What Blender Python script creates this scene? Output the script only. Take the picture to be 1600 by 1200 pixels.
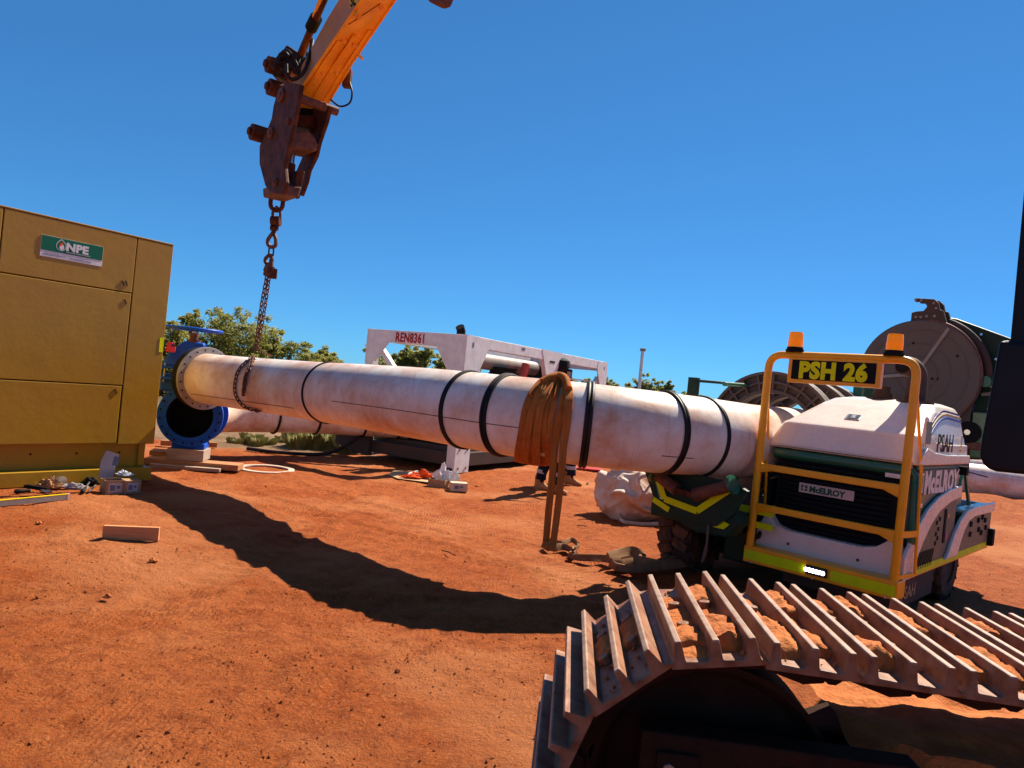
import bpy, bmesh, math, random
import numpy as np
from mathutils import Vector, Matrix, Euler, noise as mnoise
R = math.radians
random.seed(7); rng = np.random.default_rng(7)
for o in list(bpy.data.objects): bpy.data.objects.remove(o)
scn = bpy.context.scene
C = scn.collection

# ------------------------------------------------------------------ camera
CAMH = 1.65; ROLL = R(5.7); FPX = 1109.0
cam_d = bpy.data.cameras.new('camera'); cam = bpy.data.objects.new('camera', cam_d); C.objects.link(cam)
cam_d.sensor_width = 36; cam_d.lens = 36*FPX/1600; cam_d.clip_start = .05; cam_d.clip_end = 3000
cam.location = (0, 0, CAMH)
cam.matrix_world = Matrix.Translation((0, 0, CAMH)) @ Matrix.Rotation(R(90), 4, 'X') @ Matrix.Rotation(ROLL, 4, 'Z')
scn.camera = cam
# ------------------------------------------------------------------ sky and sun
SAZ, SEL = R(39.5), R(48)
w = bpy.data.worlds.new('World'); scn.world = w; w.use_nodes = True
nt = w.node_tree; bg = nt.nodes['Background']
sky = nt.nodes.new('ShaderNodeTexSky'); sky.sky_type = 'NISHITA'; sky.sun_disc = False
sky.sun_elevation = SEL; sky.sun_rotation = SAZ; sky.altitude = 0; sky.air_density = .7; sky.dust_density = 0; sky.ozone_density = 5
gam = nt.nodes.new('ShaderNodeGamma'); gam.inputs[1].default_value = .68
tint = nt.nodes.new('ShaderNodeVectorMath'); tint.operation = 'MULTIPLY'; tint.inputs[1].default_value = (.345, .94, 1.46)
nt.links.new(sky.outputs[0], gam.inputs[0]); nt.links.new(gam.outputs[0], tint.inputs[0]); nt.links.new(tint.outputs[0], bg.inputs[0])
bg.inputs[1].default_value = .067
sd = bpy.data.lights.new('sun', 'SUN'); sd.energy = 5.0; sd.angle = R(.5); sd.color = (1, .90, .76)
so = bpy.data.objects.new('sun', sd); C.objects.link(so)
svec = Vector((math.sin(SAZ)*math.cos(SEL), math.cos(SAZ)*math.cos(SEL), math.sin(SEL)))
so.rotation_euler = svec.to_track_quat('Z', 'Y').to_euler(); so.location = svec*30
scn.view_settings.view_transform = 'Standard'; scn.view_settings.look = 'None'
scn.view_settings.exposure = 1.2; scn.view_settings.gamma = 1
scn.render.engine = 'CYCLES'

# ------------------------------------------------------------------ helpers
def ray(px, py):
    u, v = px-800, py-600; c, s = math.cos(ROLL), math.sin(ROLL)
    return Vector(((u*c+v*s)/FPX, 1, -(-u*s+v*c)/FPX))
def at(px, py, Y): return Vector((0, 0, CAMH)) + ray(px, py)*Y
def G(px, py, z=0.):
    r = ray(px, py); return at(px, py, (z-CAMH)/r.z)
def onplane(px, py, p, n):
    r = ray(px, py); c = Vector((0, 0, CAMH)); return c + r*((Vector(p)-c).dot(n)/r.dot(n))

class MB:
    def __init__(s): s.v = []; s.f = []; s.m = []; s.sm = []; s.mi = 0
    def add(s, vs, fs, smooth=False):
        n = len(s.v); s.v += [tuple(v) for v in vs]
        for f in fs: s.f.append(tuple(i+n for i in f)); s.m.append(s.mi); s.sm.append(smooth)
        return s
    def box(s, x0, x1, y0, y1, z0, z1, M=None):
        vs = [Vector((x, y, z)) for x in (x0, x1) for y in (y0, y1) for z in (z0, z1)]
        if M: vs = [M @ v for v in vs]
        return s.add(vs, [(0,1,3,2),(4,6,7,5),(0,4,5,1),(2,3,7,6),(0,2,6,4),(1,5,7,3)])
    def hull8(s, a, b):   # two quads a,b
        return s.add(list(a)+list(b), [(3,2,1,0),(4,5,6,7),(0,1,5,4),(1,2,6,5),(2,3,7,6),(3,0,4,7)])
    def loft(s, rings, smooth=False, cap=True):
        n = len(rings[0]); vs = [v for r in rings for v in r]; fs = []
        for k in range(len(rings)-1):
            for i in range(n):
                j = (i+1) % n; fs.append((k*n+i, k*n+j, (k+1)*n+j, (k+1)*n+i))
        if cap: fs += [tuple(range(n))[::-1], tuple((len(rings)-1)*n+i for i in range(n))]
        return s.add(vs, fs, smooth)
    def beam(s, p, q, a, b, up=(0,0,1), smooth=False):   # rectangular bar, a across, b along up
        p, q = Vector(p), Vector(q); d = (q-p).normalized(); up = Vector(up)
        x = d.cross(up)
        if x.length < 1e-4: x = d.cross(Vector((1,0,0)))
        x.normalize(); y = x.cross(d).normalized()
        r = [[c+x*i*a/2+y*j*b/2 for i, j in ((-1,-1),(1,-1),(1,1),(-1,1))] for c in (p, q)]
        return s.loft(r)
    def tube(s, pts, r, n=10, cap=True, closed=False):
        pts = [Vector(p) for p in pts]; N = len(pts); rr = r if isinstance(r, (list, tuple)) else [r]*N
        rings = []; x = None
        for i, p in enumerate(pts):
            if closed: d = pts[(i+1) % N]-pts[i-1]
            else: d = pts[min(i+1, N-1)]-pts[max(i-1, 0)]
            d.normalize()
            if x is None:
                x = d.cross(Vector((0, 0, 1)))
                if x.length < .05: x = d.cross(Vector((1, 0, 0)))
            x = (x - d*x.dot(d)).normalized(); y = d.cross(x)
            rings.append([p + (x*math.cos(t)+y*math.sin(t))*rr[i] for t in [2*math.pi*k/n for k in range(n)]])
        if closed: rings.append(rings[0]); cap = False
        return s.loft(rings, True, cap)
    def cyl(s, p, q, r0, r1=None, n=20): return s.tube([p, q], [r0, r0 if r1 is None else r1], n)
    def lathe(s, prof, M, n=40, cap=True):   # prof (r,z)
        rings = [[M @ Vector((r*math.cos(2*math.pi*k/n), r*math.sin(2*math.pi*k/n), z)) for k in range(n)] for r, z in prof]
        return s.loft(rings, False, cap)
    def prism(s, pts, thick):   # pts 3D planar polygon, thick vector
        t = Vector(thick); pts = [Vector(p) for p in pts]
        return s.loft([pts, [p+t for p in pts]])
    def ring(s, c, nrm, ro, ri, h, n=48):   # flat annulus centred c
        M = Matrix.Translation(c) @ Vector(nrm).to_track_quat('Z', 'Y').to_matrix().to_4x4()
        prof = [(ri, -h/2), (ro, -h/2), (ro, h/2), (ri, h/2), (ri, -h/2)]
        return s.lathe(prof, M, n, cap=False)
    def build(s, name, mats, parent=None, bevel=0, seg=2, sharp=40):
        me = bpy.data.meshes.new(name); me.from_pydata(s.v, [], s.f)
        if not isinstance(mats, (list, tuple)): mats = [mats]
        for m in mats: me.materials.append(m)
        me.polygons.foreach_set('material_index', s.m); me.polygons.foreach_set('use_smooth', s.sm)
        bm = bmesh.new(); bm.from_mesh(me); bmesh.ops.recalc_face_normals(bm, faces=bm.faces)
        for e in bm.edges:
            if len(e.link_faces) == 2 and e.calc_face_angle(0) > R(sharp): e.smooth = False
        bm.to_mesh(me); bm.free(); me.update()
        o = bpy.data.objects.new(name, me); C.objects.link(o)
        if parent: o.parent = parent
        if bevel:
            b = o.modifiers.new('bevel', 'BEVEL'); b.width = bevel; b.segments = seg; b.limit_method = 'ANGLE'; b.angle_limit = R(35)
        return o

def build_each(mb, name, mats, parent=None, **kw):
    par = list(range(len(mb.v)))
    def find(a):
        while par[a] != a: par[a] = par[par[a]]; a = par[a]
        return a
    for f in mb.f:
        for i in f[1:]:
            a, b = find(f[0]), find(i)
            if a != b: par[b] = a
    groups = {}
    for k, f in enumerate(mb.f): groups.setdefault(find(f[0]), []).append(k)
    out = []
    for ks in groups.values():
        m = MB(); mp = {}
        for k in ks:
            for i in mb.f[k]:
                if i not in mp: mp[i] = len(m.v); m.v.append(mb.v[i])
            m.f.append(tuple(mp[i] for i in mb.f[k])); m.m.append(mb.m[k]); m.sm.append(mb.sm[k])
        out.append(m.build(name, mats, parent, **kw))
    return out
def tag(o, label, cat, group=None, kind=None):
    if label: o['label'] = label
    if cat: o['category'] = cat
    if group: o['group'] = group
    if kind: o['kind'] = kind
    return o
def empty(name, loc, az=None, label=None, cat=None, group=None):
    o = bpy.data.objects.new(name, None); C.objects.link(o); o.location = loc; o.empty_display_size = .2
    if az is not None: o.rotation_euler = (0, 0, R(90-az))   # local x looks along azimuth az, local y to its left
    return tag(o, label, cat, group)
def structure(o): o['kind'] = 'structure'; return o
def copy_tree(o, parent=None):
    c = o.copy(); C.objects.link(c); c.parent = parent
    for ch in list(o.children): copy_tree(ch, c)
    return c

# ------------------------------------------------------------------ materials
MATS = {}; ALB = .92
def mat(name, col, rough=.6, metal=0., col2=None, scale=6., dust=0., dustcol=(.36, .13, .055), dscale=3., bump=0., bscale=40., spec=.16, emit=None, estr=0, sharp=False, scratch=0., stretch=None, streak=0.):
    if name in MATS: return MATS[name]
    k_ = 1. if name.startswith(('fluo', 'bright_y', 'amber', 'lit', 'sign_y')) else ALB
    col = tuple(c*k_ for c in col); dustcol = tuple(c*k_ for c in dustcol); col2 = tuple(c*k_ for c in col2) if col2 else None
    m = bpy.data.materials.new(name); m.use_nodes = True; nt = m.node_tree; N = nt.nodes; L = nt.links
    p = N['Principled BSDF']; p.inputs['Roughness'].default_value = rough; p.inputs['Metallic'].default_value = metal
    p.inputs['Specular IOR Level'].default_value = spec
    tc = N.new('ShaderNodeTexCoord'); src = tc.outputs['Object']
    if stretch:
        mp = N.new('ShaderNodeMapping'); mp.inputs['Scale'].default_value = stretch; L.new(src, mp.inputs[0]); src = mp.outputs[0]
    def nz(sc, det=5, rgh=.6):
        n = N.new('ShaderNodeTexNoise'); n.inputs['Scale'].default_value = sc; n.inputs['Detail'].default_value = det; n.inputs['Roughness'].default_value = rgh
        L.new(src, n.inputs['Vector']); return n.outputs['Fac']
    def ramp(f, a, b):
        r = N.new('ShaderNodeMapRange'); r.inputs[1].default_value = a; r.inputs[2].default_value = b; L.new(f, r.inputs[0]); return r.outputs[0]
    def mix(f, a, b, k=1.):
        x = N.new('ShaderNodeMix'); x.data_type = 'RGBA'
        if k != 1.:
            mm = N.new('ShaderNodeMath'); mm.operation = 'MULTIPLY'; mm.inputs[1].default_value = k; L.new(f, mm.inputs[0]); f = mm.outputs[0]
        L.new(f, x.inputs[0])
        for i, c in ((6, a), (7, b)):
            if isinstance(c, tuple): x.inputs[i].default_value = (*c, 1)
            else: L.new(c, x.inputs[i])
        return x.outputs[2]
    cur = col; col2 = col2 or tuple(c*.82 for c in col)
    cur = mix(ramp(nz(scale), .35, .65), cur, col2)
    if dust:
        cur = mix(ramp(nz(dscale, 8, .68), .42, .72), cur, dustcol, dust)
    if streak:   # rub marks and wiped stains running round and along the wall
        for st_, f_ in (((.35, 5.5, 5.5), .6), ((6., .8, .8), 1.)):
            m2 = N.new('ShaderNodeMapping'); m2.inputs['Scale'].default_value = st_; L.new(tc.outputs['Object'], m2.inputs[0])
            n2 = N.new('ShaderNodeTexNoise'); n2.inputs['Scale'].default_value = 1.6; n2.inputs['Detail'].default_value = 8; n2.inputs['Roughness'].default_value = .7; L.new(m2.outputs[0], n2.inputs['Vector'])
            cur = mix(ramp(n2.outputs['Fac'], .56, .74), cur, dustcol, streak*f_)
    if scratch:
        cur = mix(ramp(nz(scale*3.1, 10, .75), .6, .68), cur, tuple(c*.35 for c in dustcol), scratch)
    L.new(cur, p.inputs['Base Color']) if not isinstance(cur, tuple) else None
    rr = N.new('ShaderNodeMapRange'); rr.inputs[3].default_value = max(.05, rough-.12); rr.inputs[4].default_value = min(1, rough+.15)
    L.new(nz(scale*2), rr.inputs[0]); L.new(rr.outputs[0], p.inputs['Roughness'])
    if bump:
        b = N.new('ShaderNodeBump'); b.inputs['Strength'].default_value = 1; b.inputs['Distance'].default_value = bump
        L.new(nz(bscale, 6, .65), b.inputs['Height']); L.new(b.outputs[0], p.inputs['Normal'])
    if emit:
        p.inputs['Emission Color'].default_value = (*emit, 1); p.inputs['Emission Strength'].default_value = estr
    MATS[name] = m; return m

DIRT = (.36, .13, .05)
M_must = mat('mustard_paint', (.42, .235, .011), .32, col2=(.39,.21,.010), scale=1.2, dust=.25, dustcol=(.40,.2,.04), dscale=1.3, bump=.006, bscale=1.6, spec=.45)
M_mustdark = mat('gap_shade_brown', (.03, .017, .006), .8)  # dark brown stands in for shade in panel gaps; also latches, bolt holes
M_blue = mat('blue_valve_paint', (.004, .09, .50), .4, col2=(.003,.07,.40), dust=.04, spec=.2)
M_blk = mat('black_rubber', (.012, .012, .013), .5, dust=.1)
M_blkflat = mat('black_flat', (.01, .01, .011), .8)
M_dark = mat('dark_steel', (.06, .048, .042), .7, dust=.4, dustcol=(.16,.07,.035))
M_brown = mat('rusty_brown_steel', (.09, .026, .011), .6, col2=(.05,.016,.009), dust=.55, dustcol=(.24,.075,.03), dscale=7, bump=.003, bscale=30, spec=.12)
M_rust = mat('rusty_chain', (.20, .075, .04), .6, col2=(.09,.035,.025), scale=20, spec=.3)
M_white = mat('white_skid_paint', (.76, .78, .78), .45, dust=.2, dustcol=(.55,.36,.24), dscale=5)
M_hood = mat('white_hood_gelcoat', (.76, .67, .59), .26, col2=(.73,.64,.55), dust=.2, dustcol=(.6,.40,.28), dscale=4, spec=.5)
M_green = mat('dark_green_paint', (.015, .13, .07), .3, dust=.3, dustcol=(.16,.12,.06), dscale=6, spec=.5)
M_greenside = mat('dusty_green_panel', (.022, .075, .045), .32, col2=(.03,.07,.045), dust=.35, dustcol=(.16,.13,.08), dscale=4, spec=.5)
M_dkgreen = mat('deep_green_steel', (.010, .040, .024), .5, dust=.3, dustcol=(.06,.045,.03), dscale=6)
M_yel = mat('safety_yellow_paint', (1.0, .42, .006), .32, col2=(.95,.37,.006), dust=.15, dustcol=(.6,.24,.03), dscale=8, bump=.001, spec=.35)
M_arm = mat('excavator_yellow_paint', (1.0, .42, .006), .42, col2=(.92, .33, .006), scale=3, dust=.4, dustcol=(.55,.20,.03), dscale=4, bump=.004, bscale=12, scratch=.75, spec=.3)
M_armside = mat('dull_yellow_side', (.36, .22, .15), .5, col2=(.42,.25,.07), scale=2.4, dust=.5, dustcol=(.3,.13,.06), scratch=.5, spec=.3)  # duller, greyer tone used on the stick's left side only
M_fluo = mat('fluorescent_tape', (.66, .76, .0), .4, col2=(.58,.70,.0), dust=.15, dustcol=(.3,.25,.04), scratch=.25)
M_fluo2 = mat('bright_yellow_tape', (.85, .9, .0), .4)
M_pipe = mat('white_poly_pipe', (.86, .79, .70), .34, col2=(.82,.71,.60), scale=2.2, dust=1., dustcol=(.56,.23,.08), dscale=1.5, bump=.002, bscale=14, scratch=.3, spec=.35, streak=.6)
M_flange = mat('galvanised_flange', (.38, .36, .35), .45, metal=.6, col2=(.28,.27,.27), scale=9, dust=.4, dustcol=(.35,.2,.12))
M_track = mat('worn_track_steel', (.15, .050, .022), .5, col2=(.32,.18,.11), scale=16, dust=.9, dustcol=(.30,.098,.034), dscale=9, bump=.002, bscale=50, spec=.2, scratch=.3)
M_trackfr = mat('grimy_track_frame', (.032, .014, .009), .9, dust=.6, dustcol=(.07,.027,.013), dscale=5, bump=.004, bscale=25, spec=.1)
M_cake = mat('caked_red_dirt', (.50, .165, .045), .95, col2=(.40,.115,.032), scale=14, bump=.012, bscale=45)
M_sling = mat('orange_round_sling', (.60, .185, .028), .85, col2=(.42,.115,.016), scale=5, bump=.006, bscale=90, dust=.4, dustcol=(.36,.14,.06), stretch=(9, 9, 1))
M_rope = mat('dusty_tan_sling', (.26, .135, .065), .9, col2=(.18,.085,.04), bump=.004, bscale=50)
M_wood = mat('sawn_timber', (.42, .21, .10), .8, col2=(.32,.15,.07), scale=5, stretch=(1, 8, 8))
M_greywood = mat('weathered_timber', (.40, .32, .26), .85, col2=(.28,.21,.16), scale=5, stretch=(1, 8, 8), dust=.3)
M_card = mat('brown_cardboard', (.40, .24, .13), .8, col2=(.34,.20,.11))
M_cardw = mat('printed_white_carton', (.52, .46, .42), .7)
M_print = mat('grey_blue_print', (.16, .17, .24), .7)
M_plast = mat('white_plastic_bag', (.8, .8, .82), .3)
M_bag = mat('woven_white_bulk_bag', (.64, .54, .46), .7, col2=(.60,.44,.34), dust=1., dustcol=(.52,.21,.075), dscale=2.8, bump=.006, bscale=30)
M_orange = mat('amber_lens', (.95, .25, .01), .12, col2=(.9,.2,.0), emit=(1,.28,.0), estr=.12)
M_grey = mat('dusty_grey_alloy', (.12, .10, .09), .6, col2=(.095,.08,.072), scale=3, dust=.5, dustcol=(.20,.12,.085), bump=.002)
M_greylt = mat('light_grey_alloy', (.30, .27, .25), .5, metal=.2, dust=.6, dustcol=(.25,.15,.1))
M_red = mat('red_paint', (.5, .03, .02), .45)
M_redtext = mat('red_lettering', (.42, .012, .022), .5)
M_wt = mat('white_lettering', (.82, .82, .8), .5)
M_gtext = mat('green_lettering', (.01, .09, .05), .5)
M_greysign = mat('label_green', (.012, .16, .09), .45, col2=(.012,.15,.085))
M_navy = mat('navy_work_cloth', (.012, .014, .026), .9)
M_hivis = mat('hi_vis_orange_cloth', (.8, .18, .02), .8)
M_skin = mat('skin', (.42, .24, .16), .6)
M_boot = mat('tan_leather_boot', (.42, .22, .10), .8, dust=.4)
M_refl = mat('grey_reflective_band', (.45, .46, .48), .4)
M_sand = mat('x_sand', (.5, .35, .22), .9)
M_led = mat('lit_led_lens', (.9, .9, 1), .2, emit=(.8, .85, 1), estr=7)
M_grass = mat('dry_grass', (.40, .34, .14), .9, col2=(.24,.25,.08), scale=8)
M_bark = mat('bark', (.12, .08, .055), .9, bump=.01)
M_purple = mat('purple_stripe', (.10, .05, .22), .4); M_bstripe = mat('blue_stripe', (.06, .12, .5), .4); M_ystripe = mat('gold_stripe', (.75, .45, .1), .4)
M_steel = mat('bright_steel', (.55, .55, .56), .25, metal=.9)
M_redor = mat('orange_mesh', (.85, .12, .02), .7)
def polish_tips(m):   # ground-polished steel on the grouser tips only
    nt = m.node_tree; N, L = nt.nodes, nt.links; p = N['Principled BSDF']; src = p.inputs['Base Color'].links[0].from_socket
    tc = N.new('ShaderNodeTexCoord'); sp = N.new('ShaderNodeSeparateXYZ'); L.new(tc.outputs['Object'], sp.inputs[0])
    n = N.new('ShaderNodeTexNoise'); n.inputs['Scale'].default_value = 22; n.inputs['Detail'].default_value = 6; L.new(tc.outputs['Object'], n.inputs['Vector'])
    a = N.new('ShaderNodeMath'); a.operation = 'MULTIPLY_ADD'; a.inputs[1].default_value = .014; L.new(n.outputs['Fac'], a.inputs[0]); L.new(sp.outputs[2], a.inputs[2])
    r = N.new('ShaderNodeMapRange'); r.inputs[1].default_value = .055; r.inputs[2].default_value = .062; r.inputs[4].default_value = .85; L.new(a.outputs[0], r.inputs[0])
    x = N.new('ShaderNodeMix'); x.data_type = 'RGBA'; L.new(r.outputs[0], x.inputs[0]); L.new(src, x.inputs[6]); x.inputs[7].default_value = (.36, .25, .18, 1); L.new(x.outputs[2], p.inputs['Base Color'])
polish_tips(M_track)
def leafmat(name, c1, c2):
    m = mat(name, c1, .55, col2=c2, scale=1.6); p = m.node_tree.nodes['Principled BSDF']
    p.inputs['Transmission Weight'].default_value = 0
    nt = m.node_tree; tr = nt.nodes.new('ShaderNodeBsdfTranslucent'); tr.inputs[0].default_value = (c1[0]*1.3, c1[1]*1.4, c1[2], 1)
    mx = nt.nodes.new('ShaderNodeMixShader'); mx.inputs[0].default_value = .3
    nt.links.new(p.outputs[0], mx.inputs[1]); nt.links.new(tr.outputs[0], mx.inputs[2]); nt.links.new(mx.outputs[0], nt.nodes['Material Output'].inputs[0]); return m
M_leaf = leafmat('wattle_leaf', (.22, .21, .05), (.12, .135, .034))
M_leaf2 = leafmat('young_leaf', (.34, .31, .09), (.21, .20, .055))

# ------------------------------------------------------------------ text
def text_mb(s, size, M, thick=.002, bold=.0, sx=1., mi=0, mb=None, align='LEFT'):
    cu = bpy.data.curves.new('t', 'FONT'); cu.body = s; cu.size = size; cu.extrude = thick/2; cu.offset = bold; cu.align_x = align; cu.resolution_u = 3; cu.space_character = 1.0+bold*7
    o = bpy.data.objects.new('t', cu); C.objects.link(o)
    dg = bpy.context.evaluated_depsgraph_get(); me = bpy.data.meshes.new_from_object(o.evaluated_get(dg))
    mb = mb or MB(); old = mb.mi; mb.mi = mi
    mb.add([M @ Vector((v.co.x*sx, v.co.y, v.co.z)) for v in me.vertices], [tuple(p.vertices) for p in me.polygons]); mb.mi = old
    bpy.data.objects.remove(o); bpy.data.curves.remove(cu); bpy.data.meshes.remove(me); return mb
def TM(o, x, y):   # matrix from origin, reading direction, up
    x = Vector(x).normalized(); y = Vector(y); y = (y-x*y.dot(x)).normalized(); z = x.cross(y)
    M = Matrix((x, y, z)).transposed().to_4x4(); M.translation = Vector(o); return M

# ------------------------------------------------------------------ ground
_T = {}
def vnoise(x, y, seed):
    if seed not in _T: _T[seed] = np.random.default_rng(seed).random((256, 256))
    T = _T[seed]
    xi = np.floor(x).astype(int); yi = np.floor(y).astype(int); fx = x-xi; fy = y-yi
    fx = fx*fx*(3-2*fx); fy = fy*fy*(3-2*fy); a = xi & 255; b = yi & 255; a1 = (xi+1) & 255; b1 = (yi+1) & 255
    return (T[a, b]*(1-fx)+T[a1, b]*fx)*(1-fy)+(T[a, b1]*(1-fx)+T[a1, b1]*fx)*fy - .5
_pr = np.random.default_rng(12); PRINTS = []
for k in range(46):   # boot prints in short walking lines
    if k % 6 == 0: wy = 2.2*(10/2.2)**_pr.random(); wx = _pr.uniform(-.75, .45)*wy; wa = _pr.uniform(0, 6.28)
    sd_ = .10 if k % 2 else -.10; PRINTS.append((wx+math.cos(wa)*.38*(k % 6)-math.sin(wa)*sd_, wy+math.sin(wa)*.38*(k % 6)+math.cos(wa)*sd_, wa))
RUTS = [(-3.6, 9.2, 4.5, 2.9), (-3.1, 9.9, 5.0, 3.6), (-5.5, 4.1, 2.5, 5.6), (-1.5, 10.5, -2.6, 2.0)]
def gheight(x, y):
    x = np.asarray(x, float); y = np.asarray(y, float)
    h = .05*vnoise(x*.5+3, y*.5+9, 1)+.035*vnoise(x*1.7, y*1.7, 2)+.022*vnoise(x*4.3, y*4.3, 3)+.012*vnoise(x*9.7, y*9.7, 4)+.008*vnoise(x*21, y*21, 5)
    near = np.clip(1-(np.hypot(x, y)-40)/60, 0, 1)
    far = np.clip((y-13)/12, 0, 1)
    h = h*near + far*.15*vnoise(x*.25, y*.25, 8)
    # low windrow of pushed dirt beyond the machine on the right
    h = h + .25*np.exp(-((y-(14.5+.1*x))/1.0)**2)*np.clip((x-7)/2, 0, 1)*(1+.6*vnoise(x*1.3, y*1.3, 9))
    if h.size > 2000:
        for px_, py_, a in PRINTS:
            m = (np.abs(x-px_) < .3) & (np.abs(y-py_) < .3)
            if m.any():
                u = (x[m]-px_)*math.cos(a)+(y[m]-py_)*math.sin(a); v = -(x[m]-px_)*math.sin(a)+(y[m]-py_)*math.cos(a); d = np.sqrt((u/.16)**2+(v/.065)**2)
                h[m] += -.020*np.clip(1.25-d, 0, .8)+.009*np.exp(-((d-1.25)/.22)**2)
        for x0, y0, x1, y1 in RUTS:
            L_ = math.hypot(x1-x0, y1-y0); ux, uy = (x1-x0)/L_, (y1-y0)/L_; t = (x-x0)*ux+(y-y0)*uy; d = np.abs(-(x-x0)*uy+(y-y0)*ux+.12*np.sin(t*.9)); e = np.clip(np.minimum(t, L_-t)/.6, 0, 1)*np.clip((vnoise(x*1.1, y*1.1, 17)+.25)/.2, 0, 1)
            h = h+e*(-.014*np.clip((.20-d)/.05, 0, 1)*(1+.5*np.sin(t*2*np.pi/.16))+.012*np.exp(-((d-.24)/.045)**2))
    return h - .01
def axis_pts(lo, hi, step, ext, g=1.12):
    c = list(np.arange(lo, hi+1e-6, step)); a = []; s = step; v = hi
    while v < ext: s *= g; v += s; a.append(v)
    b = []; s = step; v = lo
    while v > -ext: s *= g; v -= s; b.append(v)
    return np.array(b[::-1]+c+a)
xs = axis_pts(-6, 6, .04, 900); ys = axis_pts(1.2, 11, .035, 1200, 1.06); ys = ys[ys > -60]
XX, YY = np.meshgrid(xs, ys); ZZ = gheight(XX, YY)
nx, ny = len(xs), len(ys)
co = np.stack([XX, YY, ZZ], -1).reshape(-1, 3)
idx = np.arange(nx*ny).reshape(ny, nx)
fc = np.stack([idx[:-1, :-1], idx[:-1, 1:], idx[1:, 1:], idx[1:, :-1]], -1).reshape(-1, 4)
me = bpy.data.meshes.new('ground'); me.vertices.add(len(co)); me.vertices.foreach_set('co', co.ravel())
me.loops.add(fc.size); me.loops.foreach_set('vertex_index', fc.ravel()); me.polygons.add(len(fc))
me.polygons.foreach_set('loop_start', np.arange(len(fc))*4); me.polygons.foreach_set('loop_total', np.full(len(fc), 4)); me.polygons.foreach_set('use_smooth', np.ones(len(fc), bool))
me.update(calc_edges=True)
ground = bpy.data.objects.new('ground', me); C.objects.link(ground); structure(ground)
def ground_mat():
    m = bpy.data.materials.new('red_pindan_dirt'); m.use_nodes = True; nt = m.node_tree; N = nt.nodes; L = nt.links; p = N['Principled BSDF']
    p.inputs['Roughness'].default_value = .95; p.inputs['Specular IOR Level'].default_value = .15
    geo = N.new('ShaderNodeNewGeometry'); pos = geo.outputs['Position']
    def nz(sc, det=6, rg=.6, vec=pos):
        n = N.new('ShaderNodeTexNoise'); n.inputs['Scale'].default_value = sc; n.inputs['Detail'].default_value = det; n.inputs['Roughness'].default_value = rg; L.new(vec, n.inputs['Vector']); return n.outputs['Fac']
    def mr(f, a, b, c=0., d=1.):
        r = N.new('ShaderNodeMapRange'); [r.inputs.__getitem__(i+1).__setattr__('default_value', v) for i, v in enumerate((a, b, c, d))]; L.new(f, r.inputs[0]); return r.outputs[0]
    def mix(f, a, b):
        x = N.new('ShaderNodeMix'); x.data_type = 'RGBA'; L.new(f, x.inputs[0])
        for i, c in ((6, a), (7, b)):
            if isinstance(c, tuple): x.inputs[i].default_value = (*c, 1)
            else: L.new(c, x.inputs[i])
        return x.outputs[2]
    def math_(op, a, b):
        x = N.new('ShaderNodeMath'); x.operation = op
        for i, c in enumerate((a, b)):
            if isinstance(c, (int, float)): x.inputs[i].default_value = c
            else: L.new(c, x.inputs[i])
        return x.outputs[0]
    red = mix(mr(nz(.9), .35, .65), (.37, .079, .013), (.46, .125, .030))
    red = mix(mr(nz(7, 8, .7), .45, .7), red, (.225, .043, .007))
    red = mix(mr(nz(60, 3, .6), .55, .75), red, (.52, .20, .07))
    red = mix(mr(nz(38, 3, .6), .60, .70), red, (.17, .032, .006))
    red = mix(mr(nz(120, 2, .6), .60, .72), red, (.20, .04, .008))
    red = mix(mr(nz(.45, 4, .55), .48, .66), red, (.50, .175, .062))
    sand = mix(mr(nz(1.3), .4, .6), (.30, .19, .11), (.22, .125, .065))
    grass = mix(mr(nz(2.2, 8, .7), .4, .6), (.13, .10, .045), (.06, .057, .02))
    sep = N.new('ShaderNodeSeparateXYZ'); L.new(pos, sep.inputs[0])
    wob = math_('MULTIPLY', math_('SUBTRACT', nz(.6), .5), 2.2)
    yy = math_('ADD', sep.outputs[1], wob)
    xk = mr(sep.outputs[0], -3.5, 8, 0, 16)
    yy = math_('SUBTRACT', yy, xk)
    c = mix(mr(yy, 12.7, 13.2), red, sand)
    c = mix(mr(yy, 18, 26), c, grass)
    L.new(c, p.inputs['Base Color'])
    h = math_('ADD', math_('MULTIPLY', nz(16, 9, .76), .065), math_('MULTIPLY', nz(90, 4, .7), .022))
    vor = N.new('ShaderNodeTexVoronoi'); vor.inputs['Scale'].default_value = 26; vor.feature = 'SMOOTH_F1'; L.new(pos, vor.inputs['Vector'])
    h = math_('ADD', h, math_('MULTIPLY', math_('MULTIPLY', vor.outputs['Distance'], mr(nz(1.4), .45, .6)), -.012))
    # faint tread chevrons pressed in patches
    wv = N.new('ShaderNodeTexWave'); wv.inputs['Scale'].default_value = 9; wv.inputs['Distortion'].default_value = 6; wv.inputs['Detail'].default_value = 2; L.new(pos, wv.inputs['Vector'])
    h = math_('ADD', h, math_('MULTIPLY', math_('MULTIPLY', wv.outputs['Fac'], mr(nz(.8), .52, .62)), .008))
    # shallow machine tracks pressed across the yard: bands of cross lugs, worn away in places
    def dot(vx, vy, off):
        d = N.new('ShaderNodeVectorMath'); d.operation = 'DOT_PRODUCT'; L.new(pos, d.inputs[0]); d.inputs[1].default_value = (vx, vy, 0); return math_('ADD', d.outputs['Value'], off)
    wobx = math_('MULTIPLY', math_('SUBTRACT', nz(.5, 2, .5), .5), .5)
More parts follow.
